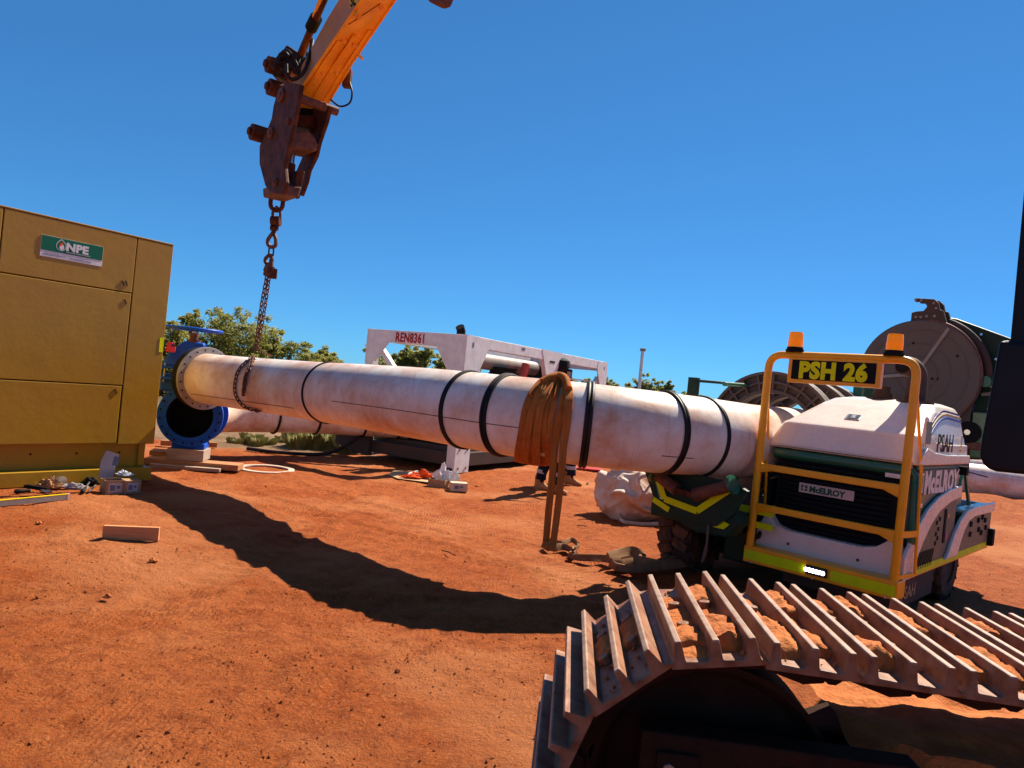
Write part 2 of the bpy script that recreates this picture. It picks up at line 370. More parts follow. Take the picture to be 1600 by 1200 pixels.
    for az_, off in ((62, -3.1), (62, -3.95), (-38, -4.6), (-38, -5.5), (118, .6)):
        a = math.radians(az_); across = math_('ADD', dot(math.cos(a), -math.sin(a), off), wobx); along = dot(math.sin(a), math.cos(a), 0)
        band = mr(math_('ABSOLUTE', across, 0), .16, .21, 1, 0)
        lug = mr(math_('SINE', math_('MULTIPLY', along, 62.), 0), -.3, .5, 0, 1)
        k_ = math_('MULTIPLY', math_('MULTIPLY', band, mr(nz(1.7, 4, .6), .40, .56)), math_('ADD', math_('MULTIPLY', lug, .014), -.012))
        h = math_('ADD', h, k_)
    b = N.new('ShaderNodeBump'); b.inputs['Strength'].default_value = 1; b.inputs['Distance'].default_value = 1.; L.new(h, b.inputs['Height']); L.new(b.outputs[0], p.inputs['Normal'])
    return m
M_ground = ground_mat(); me.materials.append(M_ground)

def gz(x, y): return float(gheight(x, y))
def clods(name, n, area, smin, smax, m, label, cat):
    mb = MB(); base = [Vector(v) for v in ((1,0,0),(-1,0,0),(0,1,0),(0,-1,0),(0,0,1),(0,0,-1))]
    fs = [(0,2,4),(2,1,4),(1,3,4),(3,0,4),(2,0,5),(1,2,5),(3,1,5),(0,3,5)]
    pts_ = [area() for k in range(n)]; hx = np.array([p[0] for p in pts_]+[0]*2001); hy = np.array([p[1] for p in pts_]+[0]*2001); hz = gheight(hx, hy)
    for k in range(n):
        x, y = pts_[k]; s = smin*(smax/smin)**(random.random()**2.2)
        z = float(hz[k]); q = Euler((random.random()*6, random.random()*6, random.random()*6)).to_matrix()
        mb.add([q @ Vector((b.x*s*random.uniform(.5, 1.2), b.y*s*random.uniform(.5, 1.2), b.z*s*random.uniform(.4, .9))) + Vector((x, y, z+s*.25)) for b in base], fs)
    o = mb.build(name, m); tag(o, label, cat, kind='stuff'); return o
def near_area():
    while True:
        Y = 1.8*(13/1.8)**random.random(); X = random.uniform(-.8, .8)*Y
        if vnoise(np.array([X*.9]), np.array([Y*.9]), 33)[0] > -.15 or random.random() < .25: return X, Y
clods('dirt_clods', 12000, near_area, .0035, .012, M_ground, 'small crumbled clods of red earth scattered over the ground', 'clods')
clods('dirt_clods', 30, near_area, .012, .026, M_ground, 'larger dark red lumps of earth dotted about the ground', 'clods')

# ------------------------------------------------------------------ mustard enclosure
gen = empty('pump_enclosure', (-4.4, 8.91, 0), 34.5, 'large mustard coloured steel pump enclosure with green and white company sticker', 'pump enclosure')
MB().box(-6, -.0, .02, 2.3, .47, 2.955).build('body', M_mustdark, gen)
MB().box(-6.02, .004, -.006, 2.32, 2.955, 2.972).build('roof', M_must, gen, .004)
e = MB().box(-6, .0035, .035, 2.3, .455, 2.954); e.build('side_wall', M_must, gen)
def panel(name, x0, x1, z0, z1, latches=()):
    p = MB().box(x0, x1, -.004, .019, z0, z1).build(name, M_must, gen, .006)
    for lx, lz in latches:
        MB().box(-.006, .006, -.006, .0, -.034, .034, Matrix.Translation((lx, -.0045, lz)) @ Matrix.Rotation(R(-25), 4, 'Y')).build('latch', M_mustdark, p, .003)
        MB().ring((lx-.012, -.006, lz+.01), (0,-1,0), .02, .015, .005, 20).build('latch_ring', M_must, p)
    return p
panel('door', -1.838, -.456, 2.287, 2.95, ((-.53, 2.39), (-.57, 2.385)))
panel('door', -3.4, -1.85, 2.287, 2.95)
panel('door', -3.4, -.461, 1.172, 2.275, ((-.52, 2.17),))
panel('door', -3.4, -.466, .472, 1.16, ((-.53, 1.225+.0-.13),))
panel('corner_panel', -.446, 0, .457, 2.95)
panel('door', -6, -3.412, .472, 2.95)
MB().box(-6, -.045, .13, 2.2, .16, .46).build('recessed_skirt', M_must, gen)
MB().box(-.13, -.05, .10, .14, .17, .458).build('skirt_post', M_must, gen, .003)
bo = MB()
for lx in (-1.32, -.84, -.35, -2.2, -2.9): bo.cyl((lx, .131, .34), (lx, .122, .34), .012, n=10)
build_each(bo, 'bolt_hole', M_mustdark, gen)
MB().box(-6, -.005, -.02, .2, .0, .165).box(-6, -.005, .2, 2.3, .0, .16).build('skid_rail', M_must, gen, .006)
MB().box(-.058, -.012, -.0075, -.0045, 1.61, 1.79).build('reflective_tape', M_fluo2, gen)
# company sticker
sg = MB().box(-1.475, -.83, -.0075, -.0045, 2.53, 2.76).build('company_sticker', M_wt, gen)
MB().box(-1.472, -.833, -.0095, -.0078, 2.598, 2.757).build('sticker_green_field', M_greysign, sg)
def G_M(l, z, d=-.0105): return TM((l, d, z), (1,0,0), (0,0,1))
t = text_mb('NPE', .118, G_M(-1.225, 2.638), .0015, .006, 1.08)
text_mb('NATIONAL PUMP & ENERGY', .019, G_M(-1.22, 2.611), .001, 0, 1.05, mb=t)
# drop emblem
def drop(cx, cz, s, n=28):
    pts = []
    for k in range(n):
        a = 2*math.pi*k/n; r = s*(1+.0*a); x = math.sin(a)*s*(.98 if math.cos(a) < 0 else (1-.55*math.cos(a)**2)); z = math.cos(a)*s*(1.0 if math.cos(a) < 0 else 1.45)
        pts.append((cx+x, z+cz))
    return pts
def ringdrop(mb, cx, cz, s0, s1, y):
    a, b = drop(cx, cz, s0), drop(cx, cz, s1); n = len(a)
    mb.add([(x, y, z) for x, z in a]+[(x, y, z) for x, z in b], [(i, (i+1) % n, n+(i+1) % n, n+i) for i in range(n)])
ringdrop(t, -1.275, 2.672, .052, .046, -.0108)
t.add([(x, -.0112, z) for x, z in [(px_*.55-1.275*.45+.006, pz_*.6+2.655*.4) for px_, pz_ in drop(-1.275, 2.66, .046)]], [tuple(range(28))])
t.build('sticker_lettering', M_wt, sg)
t2 = MB().add([(-1.30, -.0115, 2.675), (-1.285, -.0115, 2.70), (-1.262, -.0115, 2.722), (-1.262, -.0115, 2.69), (-1.285, -.0115, 2.665)], [(0,1,2,3,4)])
t2.build('emblem_flame', M_redor, sg)
text_mb('1300 PUMP RENTAL  |  nationalpump.com.au', .027, G_M(-1.45, 2.553, -.0085), .001, 0, 1.0).build('sticker_small_print', M_print, sg)

# ------------------------------------------------------------------ blue gate valve on timber
vf = at(297, 650, 10.2); VA = -14
vf.z = .735
val = empty('gate_valve', (vf.x, vf.y, 0), VA, 'blue cast gate valve with handwheel and open flange standing on timber blocks', 'valve')
zc = .735
def vM(x, z=zc): return Matrix.Translation((x, 0, z)) @ Matrix.Rotation(R(90), 4, 'Y')
# local -x faces camera
b = MB(); b.lathe([(.318, 0), (.445, 0), (.445, .05), (.36, .06), (.36, .5), (.445, .51), (.445, .56), (.318, .56), (.318, 0)], vM(0), 48, False).build('flange_body', M_blue, val, .004)
MB().ring((-.012, 0, zc), (1,0,0), .365, .315, .022).build('raised_face', M_blue, val)
MB().lathe([(.312, .012), (.312, .5)], vM(.0), 40, False).lathe([(.001, .5), (.312, .5)], vM(.0), 40, False).build('bore', M_blkflat, val)  # black wall and end disc stand in for shade inside the bore
bm_ = MB()
for k in range(20):
    a = 2*math.pi*(k+.5)/20; bm_.cyl((-.003, .402*math.cos(a), zc+.402*math.sin(a)), (.002, .402*math.cos(a), zc+.402*math.sin(a)), .016, n=12)
build_each(bm_, 'bolt_hole', M_blkflat, val)
MB().box(.1, .46, -.24, .46, zc+.32, 1.30).build('bonnet_lower', M_blue, val, .03, 3)
for z in (1.22, 1.38):
    MB().box(.02, .54, -.34, .46, z, z+.045).build('bonnet_flange', M_blue, val, .01)
bb = MB()
for k in range(5):
    y = -.28+k*.17; bb.cyl((.04, y, 1.19), (.04, y, 1.46), .014, n=8)
build_each(bb, 'bolt', M_steel, val)
MB().loft([[Vector(v) for v in ((.06,-.16,1.42),(.5,-.16,1.42),(.5,.46,1.42),(.06,.46,1.42))], [Vector(v) for v in ((.13,-.1,1.6),(.43,-.1,1.6),(.43,.40,1.6),(.13,.40,1.6))], [Vector(v) for v in ((.18,-.06,1.80),(.4,-.06,1.80),(.4,.22,1.80),(.18,.22,1.80))]]).build('bonnet', M_blue, val, .03, 3)
MB().cyl((.28, .1, 1.78), (.28, .1, 1.83), .1).cyl((.28, .1, 1.83), (.28, .1, 1.93), .06).build('gland', M_rust, val)
MB().cyl((.28, .1, 1.86), (.28, .1, 1.99), .035).build('stem', M_steel, val)
hw = MB(); hc = Vector((.28, .1, 1.985))
hw.tube([hc+Vector((.37*math.cos(a), .37*math.sin(a), 0)) for a in [2*math.pi*k/40 for k in range(40)]], .024, 10, closed=True)
for k in range(5):
    a = 2*math.pi*k/5+.3; hw.beam(hc, hc+Vector((.36*math.cos(a), .36*math.sin(a), 0)), .05, .025)
hw.cyl(hc-Vector((0,0,.03)), hc+Vector((0,0,.03)), .07); hw.build('handwheel', M_blue, val)
MB().box(.0, .2, .34, .39, 1.68, 1.76).box(-.02, .0, .28, .40, 1.62, 1.70).build('red_tag', mat('pink_tag', (.75, .06, .1), .6), val)
MB().box(.06, .5, -.22, .22, .25, .33).build('foot', M_blue, val, .01)
# timber under the valve
def plank(name, c, az, L_, W_, H_, m, label, group=None, tilt=0):
    o = empty_mesh = MB().box(-L_/2, L_/2, -W_/2, W_/2, 0, H_).build(name, m, None, .004)
    o.location = c; o.rotation_euler = (R(tilt), 0, R(90-az)); tag(o, label, 'timber', group); return o
vdir = Vector((math.sin(R(VA)), math.cos(R(VA)), 0))
pv = Vector((vf.x, vf.y, 0))
plank('timber_block', pv+vdir*.2+Vector((.0,0,.088)), 80, .50, .42, .16, M_greywood, 'grey weathered timber block directly under the blue valve', 'timber dunnage')
plank('timber_block', pv+vdir*.35+Vector((-.42,0,.088)), 74, .3, .3, .07, M_wood, 'short pale timber packer on the sleeper left of the valve foot', 'timber dunnage')
plank('timber_beam', pv+vdir*.16+Vector((.12,-.03,0)), 84, 1.3, .3, .085, M_wood, 'long brown sleeper lying on the dirt under the valve blocks', 'timber dunnage')
plank('timber_beam', pv+vdir*-.12+Vector((.03,0,-.02)), 81, .95, .1, .05, M_greywood, 'thin pale weathered plank lying against the front of the sleeper', 'timber dunnage')
plank('timber_beam', G(256, 705)+Vector((0,.9,0)), 60, .9, .1, .09, M_wood, 'offcut of timber behind the enclosure corner beside the valve', 'timber dunnage')

# ------------------------------------------------------------------ the long lifted pipe
OD = .71; RP = OD/2
ctrl = [(318, 591, 10.1), (365, 597, 9.75), (430, 604, 9.2), (500, 612, 8.55), (600, 623, 7.5), (700, 635.5, 6.8), (800, 650.5, 6.3), (900, 661, 6.1), (1000, 673, 6.13), (1100, 682, 6.45), (1180, 691, 6.9)]
cp = [at(*c) for c in ctrl]
MO = Vector((3.15, 5.4, 0)); ML = Vector((math.sin(R(45)), math.cos(R(45)), 0)); MW = Vector((-math.cos(R(45)), math.sin(R(45)), 0))
def mloc(l, w_, z): return MO+ML*l+MW*w_+Vector((0,0,z))
cp += [mloc(1.3, 1.62, 1.34), mloc(2.3, 1.62, 1.34), mloc(3.6, 1.62, 1.34)]
def catmull(P, n):
    out = []; Q = [P[0]*2-P[1]]+P+[P[-1]*2-P[-2]]
    for i in range(1, len(Q)-2):
        for k in range(n):
            t = k/n; a, b, c, d = Q[i-1], Q[i], Q[i+1], Q[i+2]
            out.append(.5*((2*b)+(c-a)*t+(2*a-5*b+4*c-d)*t*t+(3*b-a-3*c+d)*t**3))
    out.append(P[-1]); return out
axis = catmull(cp, 12)
for _ in range(60):
    axis = [axis[0]]+[(axis[i-1]+axis[i]*2+axis[i+1])/4 for i in range(1, len(axis)-1)]+[axis[-1]]
AX = np.array([tuple(p) for p in axis])
def axis_dir(i): return (axis[min(i+1, len(axis)-1)]-axis[max(i-1, 0)]).normalized()
pipe = empty('poly_pipe', (axis[0].x, axis[0].y, 0), None, 'long white dust stained poly pipe with black weld beads hanging from the chain', 'pipe')
off = Vector((axis[0].x, axis[0].y, 0))
def loc(pts): return [p-off for p in pts]
ob = MB(); ob.tube(loc(axis), RP, 64, cap=False).tube(loc(axis), RP-.04, 48, cap=False).build('pipe_wall', M_pipe, pipe)
d0 = axis_dir(0)
MB().ring(loc([axis[0]+d0*.05])[0], d0, .445, RP, .04, 64).build('backing_flange', M_flange, pipe, .004)
MB().ring(loc([axis[0]-d0*.03])[0], d0, .44, RP-.05, .11, 64).build('stub_end', M_blkflat, pipe, .006)
bh = MB()
x_ = d0.cross(Vector((0,0,1))).normalized(); y_ = x_.cross(d0)
for k in range(20):
    a = 2*math.pi*(k+.5)/20; c = loc([axis[0]+d0*.0685+(x_*math.cos(a)+y_*math.sin(a))*.402])[0]; bh.cyl(c, c+d0*.004, .013, n=12)
bh.build('bolt_hole', M_blkflat, pipe)
def projpx(p):
    x, y, z = p[0], p[1], p[2]-CAMH; u = FPX*x/y; v = -FPX*z/y; c, s = math.cos(ROLL), math.sin(ROLL); return 800+u*c-v*s, 600+u*s+v*c
def idx_at_px(px): return min(range(len(axis)-30), key=lambda i: abs(projpx(axis[i])[0]-px))
for px, wd, rr in ((519, .016, .010), (730, .022, .014), (790, .032, .018), (919, .032, .018), (1038, .028, .016), (1088, .018, .012)):
    i = idx_at_px(px); c = loc([axis[i]])[0]; d = axis_dir(i)
    x_ = d.cross(Vector((0,0,1))).normalized(); y_ = x_.cross(d); mb = MB()
    for sg_ in (-1, 1):
        mb.tube([c+d*sg_*wd*.5+(x_*math.cos(a)+y_*math.sin(a))*(RP+rr*.35) for a in [2*math.pi*k/72 for k in range(72)]], rr, 8, closed=True)
    mb.build('weld_bead', M_blk, pipe)
# drag scratches along the wall
sc = MB()
for (p0, p1, ang) in ((330, 500, -38), (560, 860, -12), (1010, 1060, -30)):
    pts = []
    for i in range(idx_at_px(p0), idx_at_px(p1)):
        d = axis_dir(i); x_ = d.cross(Vector((0,0,1))).normalized(); y_ = x_.cross(d)
        pts.append(loc([axis[i]+(x_*math.cos(R(ang))+y_*math.sin(R(ang)))*(RP+.0005)])[0])
    if len(pts) > 2: sc.tube(pts, .004, 6)
build_each(sc, 'scuff_line', mat('scuff', (.12,.07,.05), .8), pipe)
def surf(px, py, eps=.01):
    r = ray(px, py); r_ = np.array(r)
    for Y in np.arange(4.5, 11, .004):
        p = np.array((0,0,CAMH))+r_*Y
        if np.min(np.hypot(np.hypot(AX[:,0]-p[0], AX[:,1]-p[1]), AX[:,2]-p[2])) < RP+eps+.004: return Vector(p)
    i = idx_at_px(px); return at(px, py, axis[i].y)

# ------------------------------------------------------------------ background pipes
def bgpipe(name, pts, r, beads, label, cat='pipe', m=M_pipe):
    P = catmull([Vector(p) for p in pts], 10); o = empty(name, (P[0].x, P[0].y, 0), None, label, cat); of = Vector((P[0].x, P[0].y, 0))
    MB().tube([p-of for p in P], r, 40, cap=False).tube([p-of for p in P], r-.04, 32, cap=False).build('pipe_wall', m, o)
    for t in beads:
        i = int(t*(len(P)-1)); d = (P[min(i+1,len(P)-1)]-P[i-1]).normalized(); x_ = d.cross(Vector((0,0,1))).normalized(); y_ = x_.cross(d)
        MB().tube([P[i]-of+(x_*math.cos(a)+y_*math.sin(a))*(r+.01) for a in [2*math.pi*k/48 for k in range(48)]], .022, 8, closed=True).build('weld_bead', M_blk, o)
    return o
bgpipe('suction_pipe', [vf+vdir*.62, vf+vdir*1.5+Vector((.35,0,.0)), (-3.6, 12.5, .76), (-2.75, 13.0, .76), (-1.9, 13.4, .76)], RP-.02, (.42, .55, .78, .95), 'white poly pipe low behind the lifted pipe, running from the valve towards the skid')
bgpipe('poly_pipe', [(10.2, 18.2, .42), (13, 17.9, .4), (17, 19.6, .4)], .4, (), 'dusty white pipe lying on the ground far right behind the fusion machine')
bgpipe('poly_pipe', [(9.6, 21.2, .6), (13, 20.9, .5), (20, 21.6, .5)], .4, (), 'second dusty pipe lying beyond the first at the far right')

# ------------------------------------------------------------------ trees and shrubs
def leaves(mb, c, r, n, size, flat=.75):
    for k in range(n):
        d = Vector((random.gauss(0,1), random.gauss(0,1), random.gauss(0,1))).normalized()*(random.random()**.45)
        p = c+Vector((d.x*r, d.y*r, d.z*r*flat)); s = size*random.uniform(.6, 1.4)
        q = Euler((random.uniform(-1,1), random.uniform(-1,1), random.random()*6.3)).to_matrix()
        mb.add([p+q @ Vector(v) for v in ((-s,-s*.35,0),(s,-s*.35,0),(s*.8,s*.35,s*.1),(-s*.8,s*.35,-s*.1))], [(0,1,2,3)])
def tree(x, y, h, wd, label, seed, dens=1., size=.055):
    random.seed(seed); z0 = gz(x, y); t = empty('scrub_tree', (x, y, z0), None, label, 'tree', 'scrub trees behind the work area')
    tr = MB(); cr = MB(); cr2 = MB()
    nl = max(5, int(wd*3.0))
    for k in range(3 if wd > 2 else 2):
        a = random.random()*6.3; tip = Vector((math.cos(a)*wd*.22, math.sin(a)*wd*.2, h*.62)); tr.tube([Vector((random.uniform(-.1,.1),0,-.1)), Vector((tip.x*.35, tip.y*.35, h*.28)), tip], [.09*h/3, .06*h/3, .02], 7)
    for k in range(nl*2):
        u = random.uniform(-.5, .5); c = Vector((u*wd, random.uniform(-.4,.4)*wd*.6, h*random.uniform(.18, .82)*(1-.9*abs(u)**2.2)))
        r = random.uniform(.22, .42)*h*.42
        tr.tube([Vector((c.x*.3, c.y*.3, c.z*.4)), c], [.03, .008], 5)
        leaves(cr if random.random() < .6 else cr2, c, r, int(520*dens), size*.82)
        for j in range(5):
            a = Vector((random.gauss(0,.6), random.gauss(0,.5), random.uniform(.2,1.1))).normalized(); leaves(cr2, c+a*r*random.uniform(.9,1.35), r*.3, int(80*dens), size*.72)
    tr.build('trunk', M_bark, t); cr.mi = 0
    cr.v, off_ = cr.v, len(cr.v); cr.f += [tuple(i+off_ for i in f) for f in cr2.f]; cr.v += cr2.v; cr.m += [1]*len(cr2.f); cr.sm += cr2.sm
    me = bpy.data.meshes.new('crown'); me.from_pydata(cr.v, [], cr.f); me.materials.append(M_leaf); me.materials.append(M_leaf2); me.polygons.foreach_set('material_index', cr.m)
    o = bpy.data.objects.new('crown', me); C.objects.link(o); o.parent = t
def tpos(px, Y):
    r = ray(px, 560); return r.x*Y
tl = [(285, 19.5, 3.15, 3.0, 'tall bushy tree directly behind the blue valve handwheel'),
      (350, 20.5, 2.95, 2.9, 'bushy tree behind the pipe flange, second from the enclosure'),
      (425, 21.5, 3.0, 3.3, 'rounded tree behind the chain where it meets the pipe'),
      (470, 22.5, 2.45, 2.3, 'low rounded scrub tree at the right end of the left tree clump'),
      (215, 19, 3.1, 2.6, 'bushy tree mostly hidden behind the mustard enclosure'),
      (610, 31, 2.6, 2.6, 'small tree framed inside the left half of the white skid frame'),
      (645, 30, 2.8, 3.4, 'small tree below the red lettering of the white skid frame'),
      (685, 30, 3.0, 2.8, 'tallest small tree inside the skid frame beside its white corner post'),
      (722, 32, 2.6, 2.0, 'small tree just right of the white corner post of the skid'),
      (915, 42, 2.7, 3.6, 'distant low tree behind the right end of the skid frame'),
      (962, 46, 2.8, 3.0, 'distant low tree between the skid frame and the thin white pole'),
      (1022, 44, 3.0, 2.2, 'distant small tree just right of the thin white pole'),
      (1046, 45, 2.9, 2.4, 'distant small tree second to the right of the thin white pole'),
      (1078, 47, 2.5, 3.2, 'distant low tree beside the grey clamping rings')]
for i, (px, Y, h, wd, lb) in enumerate(tl):
    tree(tpos(px, Y), Y, h+.15, wd, lb, 100+i, 1. if Y < 25 else .7, .05 if Y < 25 else .085)
random.seed(5)
def tussock(px, py, wd, h, label):
    c = G(px, py); mb = MB()
    for c_ in range(max(3, int(wd*6))):
        cx = random.uniform(-.45,.45)*wd; cy = random.uniform(-.3,.4); ch_ = h*random.uniform(.45,1)
        for k in range(420):
            a = random.random()*6.3; rr_ = random.random()**.5*.13; x = cx+rr_*math.cos(a); y = cy+rr_*math.sin(a); hh = ch_*random.uniform(.5,1.1); lx = math.cos(a)*hh*random.uniform(.1,.9); ly = math.sin(a)*hh*random.uniform(.1,.9); s = .006
            mb.add([(x-s,y,-.05),(x+s,y,-.05),(x+lx*.5+s*.5,y+ly*.5,hh*.7),(x+lx,y+ly,hh)], [(0,1,2,3)])
    o = mb.build('spinifex_tussock', [M_grass]); o.location = c; tag(o, label, 'grass tussock')
tussock(497, 702, 1.5, .42, 'pale green clump of spinifex grass under the far pipe')
tussock(545, 699, 1.0, .35, 'smaller dry grass clump beside the left end of the skid base')
tussock(392, 691, .7, .2, 'low grey dead shrub on the pale sand behind the valve')
tussock(455, 694, .8, .22, 'small grey twiggy shrub on the sand left of the spinifex clump')
random.seed(11)
# thin white pole
pp = at(998, 612, 34); pz = at(1004.5, 547, 34).z
po = empty('signal_pole', (pp.x, 34, gz(pp.x, 34)), None, 'thin white pole standing alone against the sky', 'pole')
MB().cyl((0,0,0), (0,0,pz), .085, .075, 12).build('mast', M_white, po); MB().box(-.12,.12,-.12,.12,pz,pz+.14).build('cap', M_greylt, po, .02)

# ------------------------------------------------------------------ white framed pump skid
sk = empty('pump_skid', (-.85, 12.2, 0), 30, 'white steel skid frame with red lettering on its end beam and an engine inside', 'pump skid')
HT = 2.42
fr = MB()
for y in (.0, 2.08):
    fr.box(.0, 6.35, y, y+.16, HT-.2, HT)
fr.box(-.002, .16, .16, 2.08, HT-.23, HT-.002).box(6.2, 6.352, .16, 2.08, HT-.23, HT-.002)
fr.build('top_frame', M_white, sk, .008)
posts = MB()
for x in (0.002, 6.17):
    for y in (.002, 2.06): posts.box(x, x+.17, y, y+.178, .1, HT-.2)
build_each(posts, 'corner_post', M_white, sk, bevel=.006)
gs = MB()
# gussets on the end frame
gs.prism([(-.006, .0, HT), (-.006, .62, HT-.02), (-.006, .62, HT-.24), (-.006, .27, HT-.75), (-.006, .0, HT-.78)], (.03, 0, 0))
gs.prism([(-.006, 2.24, HT), (-.006, 1.72, HT-.02), (-.006, 1.72, HT-.24), (-.006, 2.0, HT-.6), (-.006, 2.24, HT-.62)], (.03, 0, 0))
gs.prism([(0, -.006, HT), (.72, -.006, HT-.01), (.72, -.006, HT-.22), (.36, -.006, HT-.8), (0, -.006, HT-.8)], (0, .03, 0))
gs.prism([(6.35, -.006, HT), (5.75, -.006, HT-.01), (5.75, -.006, HT-.22), (6.1, -.006, HT-.8), (6.35, -.006, HT-.8)], (0, .03, 0))
gs.prism([(2.8, -.007, HT+.004), (3.75, -.007, HT+.004), (3.5, -.007, HT-.55), (3.45, -.007, HT-.9), (3.15, -.007, HT-.9), (3.1, -.007, HT-.55)], (0, .1, 0))
build_each(gs, 'gusset', M_white, sk)
br = MB()
br.beam((.08, 2.0, HT-.3), (.08, 1.0, HT-1.3), .1, .1).build('brace', M_white, sk)
for a, b_ in (((.35, .09, HT-.42), (1.25, .09, HT-1.4)), ((6.0, .09, HT-.42), (5.2, .09, HT-1.2))):
    MB().beam(a, b_, .09, .11).build('brace', M_white, sk)
MB().box(3.15, 3.45, .01, .15, .1, HT-.85).build('middle_post', M_white, sk, .01)
MB().box(3.18, 3.42, -.012, -.008, HT-.24, HT-.2).build('slot', M_blkflat, sk)
MB().beam((4.2,.1,1.62), (6.2,.1,1.62), .03, .03).beam((4.2,.1,1.9), (6.2,.1,1.9), .03, .03).build('side_rail', M_white, sk)
ba = MB()
for y in (.02, 2.04): ba.box(.05, 6.3, y, y+.18, .12, .36)
for x in (.05, 2., 4., 6.1): ba.box(x, x+.2, .2, 2.04, .13, .35)
ba.box(.3, 6.1, .1, 2.1, .34, .42); ba.box(-.05,.06,1.9,2.3,.08,.62).prism([(-.04,2.3,.1),(-.04,2.3,.5),(-.04,2.75,.42),(-.04,2.75,.2)],(.1,0,0)); ba.build('base_frame', M_dark, sk, .01)
MB().prism([(-.012, -.01, .02), (.44, -.01, .02), (.44, -.01, .48), (.18, -.01, .58), (-.012, -.01, .58)], (0, .04, 0)).build('foot_plate', M_white, sk)
bf = MB()
for x, z in ((.1, .1), (.34, .1), (.1, .42), (.34, .42)): bf.cyl((x, -.012, z), (x, -.02, z), .02, n=8)
build_each(bf, 'bolt', M_rust, sk)
MB().box(.5, 1.6, .3, 1.9, .42, .9).build('fuel_tank', M_blkflat, sk, .04); MB().box(3.9, 5.6, .4, 1.8, .42, 1.2).build('pump_casing', M_blkflat, sk, .04)
en = empty  # engine parts
MB().box(1.8, 3.6, .55, 1.6, .45, 1.5).box(2.1, 3.3, .5, 1.3, 1.45, 1.75).cyl((2.6, .45, 1.2), (2.6, .2, 1.2), .16).box(3.75, 4.55, .25, 1.8, .6, 2.12).build('engine', M_blkflat, sk, .03)
MB().cyl((.95, .55, 2.03), (3.5, .55, 2.03), .155, n=28).build('muffler', M_greylt, sk)
MB().cyl((.45, .55, 2.12), (.98, .55, 2.05), .135, n=20).cyl((.9,.55,2.05),(.98,.55,2.04),.165).build('muffler_elbow', M_brown, sk)
MB().tube([(.9, .75, 2.1), (.9, .75, 2.55), (.84, .75, 2.62)], .085, 12).build('exhaust_outlet', M_blkflat, sk)
MB().cyl((1.9, .35, 1.80), (1.9, .35, 1.85), .30, .26, 24).cyl((1.9, .35, 1.85), (1.9, .35, 1.95), .26, .28, 24).cyl((1.9, .35, 1.55), (1.9, .35, 1.80), .14).build('air_cleaner', M_blkflat, sk)
MB().cyl((2.48, .25, 1.66), (2.62, .25, 2.08), .085, n=16).build('filter_canister', mat('faded_red_canister', (.7, .13, .08), .5), sk)
MB().lathe([(.0,.16),(.12,.155),(.2,.11),(.22,.0),(.17,-.03),(0,-.03)], Matrix.Translation((3.85,.12,2.13)) @ Matrix.Scale(1.25, 4), 24).build('intake_cover', M_blkflat, sk)
MB().box(3.62, 3.75, .05, .2, 1.55, 1.85).build('red_guard', M_red, sk, .02)
MB().box(4.45, 4.65, .165, .1785, 1.75, 2.06).build('data_plate', mat('cream_plate', (.45,.4,.3), .6), sk)
MB().box(3.78, 4.75, .18, .5, 1.45, 2.12).build('battery_box', M_blkflat, sk, .02)
text_mb('REN8361', .235, TM((-.0075, 1.56, HT-.205), (0,-1,0), (0,0,1)), .002, .007, .72).build('frame_number', M_redtext, sk)
MB().box(-.004,-.0025, .1,.1,0,0)
text_mb('II', .13, TM((.18, -.0085, HT-.2), (1,0,0), (0,0,1)), .002, .002).build('post_mark', M_print, sk)
text_mb('II', .13, TM((6.12, -.0085, HT-.2), (1,0,0), (0,0,1)), .002, .0).build('post_mark', M_print, sk)
MB().box(1.95, 2.08, -.004, -.001, HT-.09, HT-.04).build('small_sticker', M_print, sk)
MB().cyl((.5,-.05,.06),(.5,-.05,.06),.01) if False else None
# delivery hose from skid
hp = [(-2.55, 13.0, .62), (-2.75, 12.9, .35), (-3.2, 12.7, .08), (-4.0, 12.6, .03), (-4.6, 12.7, .03)]
ho = MB().tube(catmull([Vector(p) for p in hp], 8), .032, 10).build('rubber_hose', M_blk); tag(ho, 'thin black hose drooping from the pump skid onto the dirt left of it', 'hose')

# ------------------------------------------------------------------ excavator arm
AR = Vector((.766, .643, 0)); AN = Vector((.643, -.766, 0)); AC = at(452, 235, 9.12); AC_top = None
arm = empty('excavator_arm', (AC.x, AC.y, AC.z-1), None, 'scratched yellow excavator arm with rusty brown quick hitch reaching in from the top', 'excavator arm')
ao = Vector(arm.location)
def AL(pts): return [Vector(p)-ao for p in pts]
# stick stations: front left, front right, back right, back left
def station(pl, pr, Y, dep):
    fl = at(*pl, Y); r_ = ray(*pr); fr_ = onplane(pr[0], pr[1], fl, AN)
    n_ = (AN*-1)*dep + Vector((0,0,.12))*dep
    return [fl, fr_, fr_+n_, fl+n_]
st = [station((452, 166), (506, 172), 9.05, .40), station((502, 93), (549, 100), 8.55, .62), station((564, 2), (617, 0), 7.8, .84), station((652, -130), (712, -135), 6.8, .88)]
smb = MB()
for a_, b_ in zip(st[:-1], st[1:]):
    A = AL(a_); B = AL(b_)
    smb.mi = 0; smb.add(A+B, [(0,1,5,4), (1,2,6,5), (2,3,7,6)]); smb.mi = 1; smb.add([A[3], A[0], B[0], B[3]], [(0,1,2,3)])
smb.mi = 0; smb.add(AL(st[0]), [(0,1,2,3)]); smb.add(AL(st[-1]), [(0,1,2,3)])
smb.build('stick', [M_arm, M_armside], arm)
